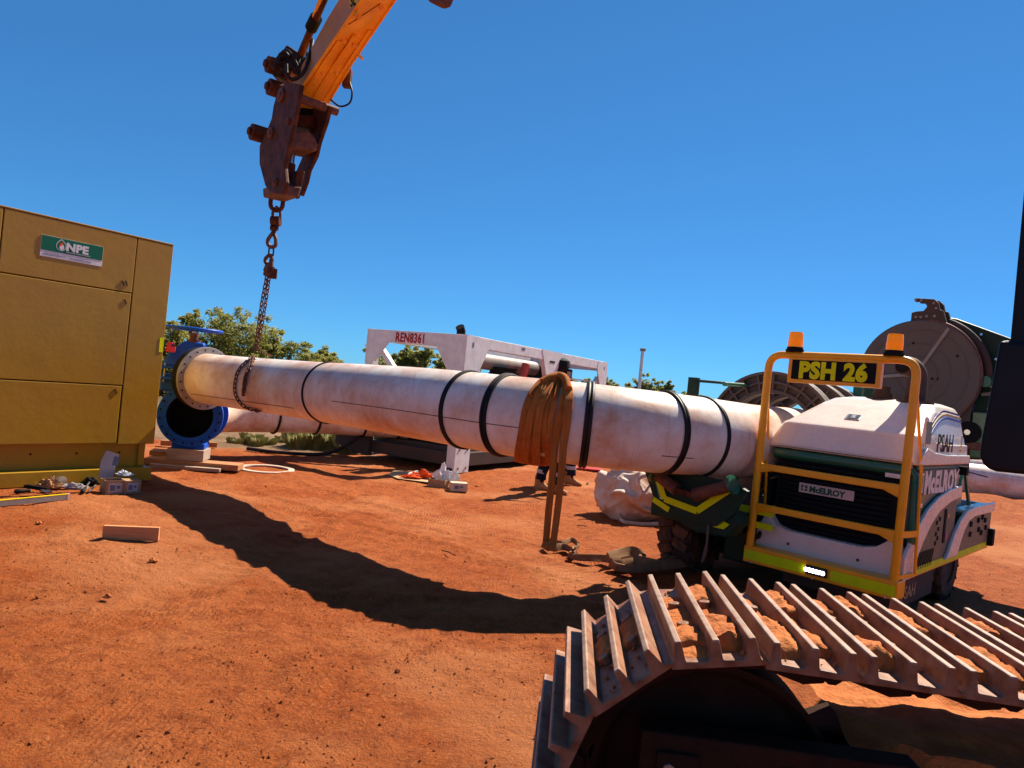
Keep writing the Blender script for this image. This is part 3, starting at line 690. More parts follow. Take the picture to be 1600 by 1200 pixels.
# welded wear strips and lugs on the underside face
def face_pt(u, v, lift=.0):   # u across 0..1, v along 0..1 over the first two stations pairs
    seg = min(int(v), 2); t_ = v-seg; a_, b_ = st[seg], st[seg+1]
    return (a_[0].lerp(a_[1], u)).lerp(b_[0].lerp(b_[1], u), t_)+AN*lift
for u0, v0, v1 in ((.14, .02, 1.35), (.5, .05, 1.45), (.86, .1, 1.55)):
    P = [face_pt(u0, v0+(v1-v0)*k/6, .004) for k in range(7)]
    MB().beam(P[0]-ao, P[3]-ao, .045, .03, AN).beam(P[3]-ao, P[6]-ao, .045, .03, AN).build('wear_strip', M_arm, arm, .005)
for u0, v0 in ((.3,.1), (.68,.15), (.32,.75), (.7,.8), (.3,1.35), (.7,1.3), (.25,1.75), (.72, 1.9)):
    p = face_pt(u0, v0, 0)-ao; MB().cyl(p, p+AN*.02, .035, .03, 14).build('boss', M_arm, arm)
for u0 in (0.0, 1.0):
    P = [face_pt(u0, v, .0) for v in (0, 1, 2, 3)]
    MB().tube([p-ao for p in P], .02, 6).build('edge_weld', M_arm, arm)
wr = MB(); P = [face_pt(.1,1.62,.004), face_pt(.62,1.95,.004), face_pt(.66,1.5,.004)]
wr.tube([p-ao for p in P[:2]], .004, 5); wr.build('scar', M_brown, arm)
# sticker on the side face
s0 = st[2][0].lerp(st[2][3], .30); ex = (st[2][0]-st[2][3]).normalized(); up_ = (st[3][0]-st[2][0]).normalized()
pz0 = s0+up_*-.02+ex*.02
MSt = TM(pz0-ao+Vector((0,0,.0)), ex, up_)
nn = ex.cross(up_); sgn = -1 if nn.dot(Vector((0,1,0))) > 0 else 1
MSt.translation = pz0-ao+nn*sgn*.006
MB().add([MSt @ Vector(v) for v in ((-.02,-.12,0),(.18,-.10,0),(.18,.3,0),(-.02,.3,0))], [(0,1,2,3)]).build('side_sticker', mat('faded_yellow_sticker', (.62,.48,.09), .5), arm)
MS2 = MSt.copy(); MS2.translation += nn*sgn*.004
text_mb('SL', .17, MS2 @ Matrix.Rotation(0, 4, 'Z'), .002, .006, .8).build('sticker_lettering', M_blkflat, arm)
# cylinder rod along the back edge, hoses
def side_pt(px, py, Y): return at(px, py, Y-.2)-ao
MB().tube([side_pt(470, 84, 9.3), side_pt(510, -10, 8.4)], .045, 12).build('hydraulic_rod', M_brown, arm)
MB().tube([side_pt(478, 62, 9.1), side_pt(510, -20, 8.3), side_pt(530, -70, 7.8)], .035, 10).build('bucket_link', M_arm, arm)
MB().tube([side_pt(486, 44, 8.9), side_pt(494, 28, 8.75)], .075, 12).build('hose_clamp', M_blkflat, arm)
hb = MB()
for k in range(9):
    a = random.random()*6.3
    P = [side_pt(430+random.uniform(-4,10), 100+random.uniform(-8,20), 9.3+random.uniform(-.2,.3)), side_pt(448+random.uniform(-8,8), 84+random.uniform(-6,40), 9.2), side_pt(466+random.uniform(-6,12), 90+random.uniform(-5,40), 9.25), side_pt(480+random.uniform(-6,4), 78+random.uniform(-20,20), 9.4)]
    hb.tube(catmull(P, 6), .022, 8)
hb.tube(catmull([side_pt(434,98,9.1), side_pt(437,85,9.1), side_pt(446,82,9.1), side_pt(452,88,9.15)], 6), .016, 8)
hb.tube(catmull([side_pt(447,100,8.98), side_pt(449,118,8.98), side_pt(460,124,8.98), side_pt(475,112,8.98), side_pt(484,85,9.0), side_pt(488, 62, 9.1)], 6), .024, 8)
hb.build('hose', M_blk, arm)
MB().box(-.12, .12, -.12, .12, -.13, .13, Matrix.Translation(side_pt(455, 96, 9.5)) @ Matrix.Rotation(.5, 4, 'Y')).box(-.14, .14, -.2, .2, -.1, .12, Matrix.Translation(side_pt(447, 118, 9.55)) @ Matrix.Rotation(.4, 4, 'Y')).build('hose_manifold', M_brown, arm, .03)
for (px, py) in ((429, 104), (431, 139), (404, 209)):
    c = side_pt(px, py, 9.35); MB().cyl(c-AR*.1, c+AR*.12, .105, n=16).cyl(c-AR*.14, c-AR*.1, .05, n=12).cyl(c+AR*.1, c+AR*.45, .06, n=12).build('pin', M_brown, arm, .01)
c = side_pt(520, 172, 9.2); MB().cyl(c-AR*.45, c+AR*.06, .055, n=16).build('pin', M_rust, arm)
lo = catmull([at(546, 128, 9.0)-ao, at(550, 145, 9.0)-ao, at(546, 161, 9.05)-ao, at(531, 166, 9.1)-ao, at(517, 156, 9.2)-ao], 8)
MB().tube(lo, .012, 8).build('loop_hose', M_blk, arm)
MB().box(-.05, .05, -.05, .05, -.13, .1, Matrix.Translation(at(543, 121, 9.05)-ao)).build('hose_bracket', M_brown, arm, .01)
MB().beam(at(559, 84, 8.4)-ao, at(566, 92, 8.4)-ao, .05, .03).build('small_lug', M_arm, arm)
# quick hitch side plates
def plate(outl, r0, name, th=.05):
    p0 = AC+AR*r0; pts = [onplane(x, y, p0, AR)-ao for x, y in outl]
    return MB().prism(pts, AR*th).build(name, M_brown, arm, .012)
plate([(470,132),(446,128),(434,140),(427,165),(424,185),(413,212),(405,228),(405,256),(414,290),(422,301),(440,304),(446,285),(444,262),(449,232),(456,205),(464,165)], -.30, 'hitch_plate')
plate([(515,165),(509,190),(498,222),(493,244),(482,266),(478,284),(470,306),(460,302),(462,268),(476,236),(484,200),(488,168)], .24, 'hitch_plate')
def hp_(px, py, n_): return onplane(px, py, AC+AN*n_, AN)-ao
MB().hull8([hp_(462,178,.12), hp_(502,183,.12), hp_(499,201,.16), hp_(461,197,.16)], [hp_(462,178,.12)-AN*.25, hp_(502,183,.12)-AN*.25, hp_(499,201,.16)-AN*.3, hp_(461,197,.16)-AN*.3]).build('cross_plate', M_brown, arm, .02)
MB().hull8([hp_(456,164,.02), hp_(508,170,.02), hp_(504,181,.05), hp_(454,176,.05)], [hp_(456,164,.02)-AN*.4, hp_(508,170,.02)-AN*.4, hp_(504,181,.05)-AN*.4, hp_(454,176,.05)-AN*.4]).build('black_band', M_blkflat, arm)  # flat black block between the stick end and the hitch
for (x, y, rr_) in ((441,150,.085),(425,208,.07),(432,285,.05),(452,190,.04)):
    p = onplane(x, y, AC-AR*.30, AR)-ao; MB().cyl(p, p-AR*.035, rr_, n=20).cyl(p-AR*.035, p-AR*.05, rr_*.55, n=14).build('plate_boss', M_rust, arm, .006)
# arched jaw hood
arch = [(441,240),(445,222),(456,208),(470,203),(484,205),(493,215),(498,227),(494,237),(480,234),(466,232),(455,233),(446,243)]
MB().prism([hp_(x, y, .34) for x, y in arch], -AN*.42).build('jaw_hood', M_rust, arm, .02)
MB().cyl(hp_(457,232,.02), hp_(453,268,.02), .042, n=16).build('ram_rod', M_steel, arm)
MB().cyl(hp_(453,256,.02), hp_(451,285,.02), .07, n=16).build('ram_barrel', M_brown, arm)
MB().hull8([hp_(436,262,.29), hp_(446,263,.29), hp_(444,300,.29), hp_(431,292,.29)], [p-AN*.3 for p in (hp_(436,262,.29), hp_(446,263,.29), hp_(444,300,.29), hp_(431,292,.29))]).build('latch_cheek', M_brown, arm, .01)
MB().hull8([hp_(464,266,.28), hp_(477,268,.28), hp_(470,300,.28), hp_(460,297,.28)], [p-AN*.3 for p in (hp_(464,266,.28), hp_(477,268,.28), hp_(470,300,.28), hp_(460,297,.28))]).build('latch_cheek', M_brown, arm, .01)
MB().hull8([hp_(431,286,.30), hp_(472,292,.30), hp_(467,309,.30), hp_(432,301,.30)], [p-AN*.45 for p in (hp_(431,286,.30), hp_(472,292,.30), hp_(467,309,.30), hp_(432,301,.30))]).build('lifting_lug', M_rust, arm, .02)
MB().cyl(hp_(464,306,.1), hp_(464,306,-.1), .04, n=12).build('pin', M_brown, arm)
# boom knuckle above the frame, its lug just dips into view
kn = at(690, -60, 7.9)
MB().hull8([at(640,-110,6.6)-ao, at(740,-110,6.0)-ao, at(740,-210,5.9)-ao, at(640,-210,6.5)-ao], [p+Vector((2.3,-2.6,.8)) for p in (at(640,-110,6.6)-ao, at(740,-110,6.0)-ao, at(740,-230,5.9)-ao, at(640,-230,6.5)-ao)]).build('boom', M_arm, arm)
MB().prism([at(660,-115,6.3)-ao, at(663,-8,6.3)-ao, at(670,3,6.3)-ao, at(678,6,6.3)-ao, at(687,3,6.3)-ao, at(692,-8,6.3)-ao, at(705,-115,6.3)-ao], AR*.12).build('boom_lug', M_rust, arm, .01)

# ------------------------------------------------------------------ chain sling
ch = empty('lifting_chain', tuple(at(430, 312, 9.25)), None, 'rusty lifting chain with shackle and swivel hook hanging from the arm around the pipe', 'chain'); co_ = Vector(ch.location)
def cl(px, py, Y=9.25): return at(px, py, Y)-co_
V = Vector
sh = MB(); sh.tube(catmull([cl(427,300), cl(423,313), cl(424,324), cl(432,329), cl(440,325), cl(442,314), cl(439,302)], 6), .028, 10); sh.cyl(cl(424,302), cl(443,304), .032); sh.build('shackle', M_brown, ch)
sh = MB(); P = [cl(432,323), cl(426,333), cl(430,343), cl(436,343), cl(438,333)]; sh.tube(catmull(P+[P[0]], 6)[:-1], .02, 8, closed=True); sh.build('ring_link', M_rust, ch)
sh = MB(); sh.cyl(cl(424,345), cl(438,346), .065, n=14).cyl(cl(425,349), cl(425,356), .02).cyl(cl(433,350), cl(433,357), .02).cyl(cl(423,356), cl(434,357), .035, n=12).cyl(cl(428,357), cl(427,368), .03); sh.build('swivel', M_brown, ch)
sh = MB(); P = [cl(427,363), cl(419,374), cl(419,382), cl(424,386), cl(430,384), cl(431,375), cl(429,368)]; sh.tube(catmull(P+[P[0]], 6)[:-1], .026, 8, closed=True); sh.build('hook', M_rust, ch)
sh = MB(); P = [cl(421,384), cl(420,400), cl(426,401), cl(427,386)]; sh.tube(catmull(P+[P[0]], 6)[:-1], .011, 8, closed=True); sh.build('master_link', M_blk, ch)
sh = MB(); P = [cl(421,398), cl(415,404), cl(415,410), cl(420,413), cl(425,408), cl(424,400)]; sh.tube(catmull(P+[P[0]], 6)[:-1], .024, 8, closed=True)
sh.tube([cl(420,412), cl(417,422), cl(419,432)], [.04, .05, .03], 8).tube([cl(424,405), cl(424,425)], .03, 8); sh.tube(catmull([cl(414,424), cl(413,429), cl(417,430)], 4), .015, 6); sh.build('grab_hook', M_rust, ch)
tg = MB().box(-.05,.05,-.008,.008,-.08,.05, Matrix.Translation(cl(427,426,9.2))); tg.tube(catmull([cl(424,420,9.2), cl(427,418,9.2), cl(430,420,9.2)], 4), .008, 6); tg.build('load_tag', M_brown, ch)
def links(name, P, pitch=.058, wire=.0085, wl=.030):
    P = catmull([Vector(p) for p in P], 12); s = [0]
    for a, b in zip(P[:-1], P[1:]): s.append(s[-1]+(b-a).length)
    mb = MB(); n = int(s[-1]/pitch); j = 0; last = None
    for k in range(n):
        t = (k+.5)*pitch
        while s[j+1] < t: j += 1
        p = P[j].lerp(P[j+1], (t-s[j])/(s[j+1]-s[j]+1e-9)); d = (P[j+1]-P[j]).normalized()
        x = d.cross(Vector((.3, .8, .2))).normalized(); y = d.cross(x)
        if k % 2: x, y = y, x
        h = pitch*.5; pts = []
        for a in range(12):
            an = 2*math.pi*a/12; c_, s_ = math.cos(an), math.sin(an)
            pts.append(p+x*c_*wl*.62+d*(s_*wl*.62+(h*.62 if s_ > 0 else -h*.62)))
        mb.tube(pts, wire, 6, closed=True)
    return mb.build(name, M_rust, ch)
tp = surf(397, 556)-co_
links('chain_leg', [cl(417, 430), cl(408, 480), cl(401, 530, 9.3), cl(397, 552, 9.3)])
links('chain_leg', [cl(421, 432), cl(414, 480), cl(406, 525, 9.3), cl(399, 550, 9.3)])
links('chain_leg', [surf(x, y, .02)-co_ for x, y in ((397,557),(384,566),(372,580),(367,600),(368,616),(374,628),(383,636),(397,641),(410,643))])
links('chain_tail', [surf(x, y, .02)-co_ for x, y in ((396,558),(392,570),(385,585),(382,600),(380,618))], .045, .011, .034)
ws = MB().tube([surf(402,540,.3)*0+at(402,541,9.3), surf(414,552,.03), surf(424,556,.03)], .014, 6); wso = ws.build('tag_line', M_rope); tag(wso, 'short frayed tag rope trailing from the chain over the top of the pipe', 'rope')

# ------------------------------------------------------------------ slings
def ribbon(mb, P, wd, th=.012, wdir=None, fold=3):
    P = catmull([Vector(p) for p in P], 6); rings = []
    for i, p in enumerate(P):
        d = (P[min(i+1,len(P)-1)]-P[max(i-1,0)]).normalized(); x = Vector(wdir or (1,0,0)); x = (x-d*x.dot(d)).normalized(); y = d.cross(x)
        if y.dot(p-Vector((0,0,CAMH))) > 0: y = -y   # outward = toward the open side
        w_ = wd[0]+(wd[1]-wd[0])*i/(len(P)-1) if isinstance(wd, tuple) else wd
        n = 9; top = []
        for k in range(n):
            u = k/(n-1)-.5; top.append(p+x*u*w_+y*(th*(.7+.6*math.cos(u*math.pi*2*fold+i*.13))*math.cos(u*math.pi)**.5 if abs(u) < .499 else 0))
        bot = [p+x*u*w_-y*th*.15 for u in (.45, 0, -.45)]
        rings.append(top+bot)
    return mb.loft(rings, True)
slg = empty('lifting_sling', (at(870,590,6).x, 5.9, 0), None, 'orange brown round sling bunched over the pipe with a loop dangling to the ground', 'sling'); so_ = Vector(slg.location)
def SP(L_, e=.012): return [surf(x, y, e)-so_ for x, y in L_]
pd = (.97, -.2, 0)
i_ = idx_at_px(860); pdir = axis_dir(i_)
for e, L_, wd in ((.012, [(872,586),(848,594),(831,614),(821,642),(815,680),(811,706),(810,719)], .085),
               (.034, [(872,588),(850,600),(837,626),(827,660),(821,698),(819,721)], .085),
               (.018, [(868,590),(849,606),(838,636),(832,675),(829,706),(829,723)], .08),
               (.040, [(866,592),(850,622),(841,655),(838,692),(838,724)], .08),
               (.020, [(871,592),(858,618),(850,652),(848,690),(848,724)], .07),
               (.022, [(873,594),(867,622),(861,655),(857,692),(856,724)], .06)):
    P = SP(L_, e); P.append(P[-1]+Vector((0, .12, -.03))); ribbon(MB_ := MB(), P, (.055, wd), .026, pdir, 2); MB_.build('sling_strand', M_sling, slg)
kb = MB(); kb.tube(catmull([surf(848,596,.03)-so_, surf(862,588,.05)-so_, surf(875,585,.06)-so_, surf(884,592,.05)-so_, surf(887,606,.04)-so_], 6), [.03]*25, 10) if False else kb.tube(catmull([surf(848,597,.03)-so_, surf(860,590,.045)-so_, surf(873,587,.05)-so_, surf(883,592,.045)-so_, surf(888,608,.03)-so_], 5), .035, 10)
kb.build('sling_bight', M_sling, slg)
fy = min(surf(872, 660, .02).y, surf(880, 660, .02).y)-.02
for L_, H_, e in (([(877,588),(884,604),(880,630),(873,660)], [(867,695),(864,735),(858,790),(853,848)], .02), ([(881,590),(889,612),(887,645),(884,672)], [(880,700),(877,740),(872,790),(864,852)], .024)):
    P = SP(L_, e); y0 = (P[-1]+so_).y
    P += [at(x, y, y0-.012*(k+1))-so_ for k, (x, y) in enumerate(H_)]
    ribbon(MB_ := MB(), P, (.075, .055), .022, (.98, .15, 0), 1); MB_.build('sling_leg', M_sling, slg)
bt = [at(853, 846, y0-.05)-so_, at(852, 853, y0-.06)-so_, at(858, 857, y0-.065)-so_, at(865, 850, y0-.05)-so_]
MB().tube(catmull(bt, 5), .022, 8).build('sling_end', M_sling, slg)
def gp(px, py, z=.03):
    p = G(px, py); return Vector((p.x, p.y, gz(p.x, p.y)+z))
gs_ = MB()
ribbon(gs_, [gp(848,857), gp(862,861), gp(880,860), gp(896,866), gp(892,872), gp(905,876), gp(940,879), gp(965,884)], .07, .05, (.2,1,0), 1)
ribbon(gs_, [gp(852,853,.05), gp(875,856,.05), gp(892,853,.06), gp(902,858,.05), gp(896,862,.04)], .055, .04, (.1,1,0), 1)
ribbon(gs_, [gp(950,884,.05), gp(985,879,.09), gp(1000,886,.06), gp(960,893,.05), gp(1010,897,.06), gp(1050,890,.1), gp(1040,880,.1)], .10, .07, (.3,1,0), 1)
ribbon(gs_, [gp(955,890,.04), gp(990,889,.07), gp(1030,895,.06), gp(1075,892,.05)], .11, .07, (.3,1,0), 1)
o = gs_.build('ground_sling', M_rope); tag(o, 'crumpled tan sling lying on the dirt from below the dangling loop to the tyre', 'sling')

# ------------------------------------------------------------------ bulk bag
bc = Vector((2.02, 9.75, 0)); bgm = bmesh.new(); bmesh.ops.create_icosphere(bgm, subdivisions=6, radius=1)
for v in bgm.verts:
    p = v.co.copy(); sgnp = lambda a: (abs(a)**.6)*(1 if a > 0 else -1)
    q = Vector((sgnp(p.x)*.60, sgnp(p.y)*.42, sgnp(p.z)*.36+.33))
    w1 = mnoise.noise(q*1.6+Vector((3,1,7))); cr_ = Vector((q.x*1.2+w1, q.y*1.5, q.z*2.2+w1*1.5))
    f2 = (1-abs(mnoise.noise(cr_*1.25+Vector((1,5,2)))*2)); f3 = 1-abs(mnoise.noise(cr_*3.3))*2; f4 = mnoise.noise(cr_*13)
    q += p*(.16*w1+.12*(max(f2,0)**3)+.022*max(f3,-.3)-.06)
    if q.z > .28: q.z = .28+(q.z-.28)*(1.0-.55*min(1, max(0, q.x+.15)*1.6)); q.z -= .10*math.exp(-((q.x+.12)/.16)**2)
    v.co = Vector((q.x, q.y, max(q.z, -.01)))
me = bpy.data.meshes.new('bag'); bgm.to_mesh(me); bgm.free(); me.materials.append(M_bag)
for p in me.polygons: p.use_smooth = True
bag = bpy.data.objects.new('bulk_bag', me); C.objects.link(bag); bag.location = bc; bag.rotation_euler = (0,0,.3); bag.scale = (1.08, 1.05, .9); tag(bag, 'slumped white woven bulk bag stained with red dust behind the green pipe cradle', 'bulk bag')
lp = MB(); 
for P in ([(-.42,-.28,.5),(-.38,-.42,.66),(-.2,-.4,.72),(-.12,-.3,.6)], [(.0,-.3,.6),(.1,-.46,.5),(.3,-.44,.38)], [(-.5,-.25,.2),(-.56,-.42,.05),(-.35,-.52,.03),(-.1,-.5,.04)]): ribbon(lp, P, .05, .008, (0,.3,1), 1)
lp.build('strap', M_bag, bag)

# ------------------------------------------------------------------ boxes, bags and tools
def carton(name, c, az, L_, W_, H_, label, m=M_card, group=None, open_=False, labelm=True):
    t = empty(name, (c.x, c.y, gz(c.x, c.y)), az, label, 'box', group); b = MB(); th = .006
    if open_:
        b.box(-L_/2,L_/2,-W_/2,W_/2,0,th).box(-L_/2,L_/2,-W_/2,-W_/2+th,0,H_).box(-L_/2,L_/2,W_/2-th,W_/2,0,H_).box(-L_/2,-L_/2+th,-W_/2,W_/2,0,H_).box(L_/2-th,L_/2,-W_/2,W_/2,0,H_)
        b.build('carton_wall', m, t)
        f = MB(); f.box(-L_/2,L_/2,-W_/2-.1,-W_/2,H_-.004,H_) if False else None
    else: b.box(-L_/2,L_/2,-W_/2,W_/2,0,H_).build('carton_wall', m, t, .004)
    if labelm: MB().box(-L_*.36, L_*.3, -W_/2-.0035, -W_/2-.001, H_*.18, H_*.82).build('printed_label', M_cardw, t); MB().box(-L_*.30, -L_*.05, -W_/2-.005, -W_/2-.004, H_*.3, H_*.7).box(L_*.02, L_*.2, -W_/2-.005, -W_/2-.004, H_*.45, H_*.65).build('printed_panel', M_print, t)
    return t
def film(name, c, rx, ry, h, seed, m, label, cat='plastic bag', sub=4):
    bm = bmesh.new(); bmesh.ops.create_icosphere(bm, subdivisions=sub, radius=1); sd_ = Vector((seed*1.7, seed*.3, 0))
    for v in bm.verts:
        p = v.co.copy(); k = 1+.55*mnoise.noise(p*1.6+sd_)-.5*abs(mnoise.noise(p*4+sd_)); z = (p.z*.5+.5)*h*k; taper = 1-.45*max(0, p.z)
        v.co = Vector((p.x*rx*k*taper, p.y*ry*k*taper, z))
    me = bpy.data.meshes.new(name); bm.to_mesh(me); bm.free(); me.materials.append(m)
    o = bpy.data.objects.new(name, me); C.objects.link(o); o.location = c; tag(o, label, cat); return o
c1 = G(176, 767); carton('cardboard_box', c1, 44, .21, .2, .16, 'open carton with pale print beside the mustard skid rail, left of its twin', group='cartons by the enclosure', open_=True)
c2 = G(203, 767); carton('cardboard_box', c2, 44, .17, .18, .15, 'carton with pale print at the corner of the mustard enclosure, right of its twin', group='cartons by the enclosure')
fl = MB(); p = G(164, 760)
fo = empty('carton_lid', (p.x, p.y, .0), 40, 'upright white printed carton flap standing above the boxes by the enclosure', 'carton flap')
MB().prism([(-.08,.0,.1),(.08,.0,.1),(.1,.0,.28),(.12,.0,.37),(-.02,.0,.42),(-.07,.0,.3)], (0,.006,0)).build('flap', M_cardw, fo); MB().box(-.0,.06,-.004,-.001,.25,.36, Matrix.Rotation(.2,4,'Y')).build('printed_panel', M_print, fo)
film('crumpled_wrapper', G(192, 762)+V((0,0,.13)), .1, .06, .07, 3, M_plast, 'crumpled white plastic wrapper on top of the two cartons', 'wrapper')
# tool pile
def tool_bar(name, a, b_, r, m, label, r2=None, cat='hand tool'):
    mb = MB().tube([a, a.lerp(b_, .15), a.lerp(b_, .5), b_], [r*.6, r, r*(r2 or .8), r*(r2 or .8)*.8], 10); o = mb.build(name, m); tag(o, label, cat); return o
def gpt(px, py, z=.03): return gp(px, py, z)
tool_bar('grinder', gpt(22,770,.03), gpt(47,769,.03), .028, M_blk, 'black tool with a red end lying leftmost in the pile beside the rail')
tool_bar('spray_can', gpt(56,757,.045), gpt(72,757,.045), .033, M_steel, 'bright silver can lying in the tool pile')
tool_bar('knife', gpt(62,770,.02), gpt(80,772,.02), .02, M_steel, 'silver blade lying in front of the tool pile')
tool_bar('pry_bar', gpt(38,764,.05), gpt(75,770,.04), .025, M_blkflat, 'long black handle lying across the tool pile')
tool_bar('screwdriver', gpt(40,757,.05), gpt(56,756,.06), .03, M_red, 'red handle at the back of the tool pile')
tool_bar('tape_roll', gpt(86,762,.06), gpt(99,756,.07), .065, M_dark, 'dark roll lying in the middle of the tool pile', 1.)
tool_bar('white_roll', gpt(97,757,.07), gpt(106,753,.08), .06, M_cardw, 'white roll beside the dark roll in the tool pile', 1.)
film('tool_cloth', gpt(78,762,.0), .14, .08, .12, 5, M_boot, 'brown leather glove heaped in the tool pile', 'glove')
film('paper_rag', gpt(114,763,.0), .16, .06, .07, 8, M_cardw, 'white crumpled paper rag at the right of the tool pile', 'rag')
film('black_glove', gpt(140,757,.0), .11, .07, .10, 9, M_blkflat, 'black glove heaped between the rag and the cartons', 'glove')
tool_bar('spanner', gpt(131,771,.03), gpt(139,760,.06), .014, M_steel, 'shiny spanner leaning on the black glove')
tool_bar('spanner', gpt(139,772,.03), gpt(149,762,.04), .014, M_steel, 'second shiny spanner nearest the cartons')
tool_bar('socket', gpt(129,773,.03), gpt(133,768,.03), .02, M_blkflat, 'small black socket beside the spanners')
la, lb_ = gp(-60, 797, 0), gp(108, 781, 0)
lv = empty('spirit_level', tuple(la), None, 'long yellow and grey spirit level lying on the dirt at the left edge', 'spirit level')
dd = lb_-la; MB().beam((0,0,.03), dd*.97+V((0,0,.03)), .028, .055).build('aluminium_rail', M_greylt, lv, .002); MB().beam(V((0,0,.0605)), dd*.97+V((0,0,.0605)), .03, .006).build('yellow_face', mat('level_yellow', (.8,.55,.01), .4), lv); MB().beam(dd*.97+V((0,0,.032)), dd+V((0,0,.032)), .032, .062).build('end_cap', mat('pink_cap', (.7,.4,.35), .5), lv)
a_, b_ = gp(158, 842, 0), gp(246, 845, 0); d_ = (b_-a_); az_ = math.degrees(math.atan2(d_.x, d_.y))
plank('timber_offcut', (a_+b_)/2+V((0,.02,.0)), az_, d_.length, .045, .118, mat('red_hardwood', (.62, .27, .11), .75, col2=(.5,.2,.08), stretch=(1,8,8)), 'short red brown timber offcut standing on edge alone on the open dirt')
# gasket ring on ground
p = gp(416, 731, .015); rg = MB().ring((0,0,0), (0,0,1), .42, .33, .02, 48).build('gasket_ring', mat('pale_gasket', (.55,.42,.32), .8)); rg.location = p; tag(rg, 'pale flat gasket ring lying on the dirt under the lifted pipe', 'gasket')
# mid cardboard sheet, cartons, bags
p = gp(655, 747, .02); sheet = MB()
pts = [gp(606,743,.02)-p, gp(622,750,.02)-p, gp(670,756,.03)-p, gp(690,752,.03)-p, gp(672,741,.04)-p, gp(640,738,.02)-p, gp(615,739,.03)-p]
sheet.prism(pts, (0,0,.006)); so2 = sheet.build('cardboard_sheet', mat('sunlit_card', (.55,.33,.17), .8)); so2.location = p; tag(so2, 'flattened brown cardboard sheet on the dirt under the orange mesh', 'cardboard sheet')  # sheet uses a paler brown than the carton card
om = film('orange_mesh', gp(661,750,.03), .18, .1, .12, 12, M_redor, 'bundle of bright orange mesh heaped on the cardboard sheet', 'mesh bundle')
om2 = film('orange_mesh', gp(640,750,.03), .17, .07, .05, 14, M_redor, 'flatter scrap of orange mesh at the left end of the cardboard sheet', 'mesh bundle')
tool_bar('torch', gpt(637,747,.07), gpt(652,744,.09), .03, M_greylt, 'grey tube tool lying on the orange mesh')
carton('cardboard_box', gp(684,762,0)+V((0,.1,0)), 107, .27, .2, .12, 'open brown carton holding a white bag beside the cardboard sheet', group='cartons on the open dirt', open_=True, labelm=False)
carton('cardboard_box', gp(715,768,0)+V((0,.1,0)), 75, .25, .16, .125, 'pale printed carton at the right end of the open dirt litter', mat('cream_carton', (.62,.5,.34), .7), 'cartons on the open dirt')
film('plastic_bag', gp(690,761,.04)+V((0,.12,0)), .15, .1, .24, 21, M_plast, 'white plastic bag bulging out of the open brown carton')
film('plastic_bag', gp(707,763,.05)+V((0,.05,0)), .08, .05, .2, 25, M_plast, 'smaller white plastic bag wedged between the two open dirt cartons')
p = gp(915,734,.02); rm = MB().box(-.35,.35,-.2,.2,0,.03).build('red_mat', M_red); rm.location = p; tag(rm, 'flat red sheet lying on the dirt behind the workers boots', 'sheet')
for k, (px, py, s) in enumerate(((918,757,.035),(745,759,.03),(938,757,.02),(728,893-20,.02),(167,935,.03),(60,818,.03),(240,877,.04))):
    p = gp(px, py, 0); m_ = film('stone', p, s, s*.8, s*1.1, 30+k, M_cake if k else M_cardw, ['pale stone on the dirt right of the boots','small stone right of the pale carton','tiny stone between boots and bag','small stone on the open dirt below the sling','small dark stone in the left foreground','small stone below the spirit level','small stone below the timber offcut'][k], 'stone', 2)
for k, (a, b_) in enumerate(((gp(903,812,.01), gp(928,816,.015)), (gp(902,822,.01), gp(916,825,.02)), (gp(690,860,.01), gp(712,868,.02)))):
    o = MB().tube([a, a.lerp(b_,.5)+V((0,0,.01)), b_], .005, 5).build('twig', M_bark); tag(o, ['thin dark twig on the dirt right of the dangling sling', 'second twig just below the first, nearer the sling', 'twig on the open dirt left of the dangling sling'][k], 'twig')

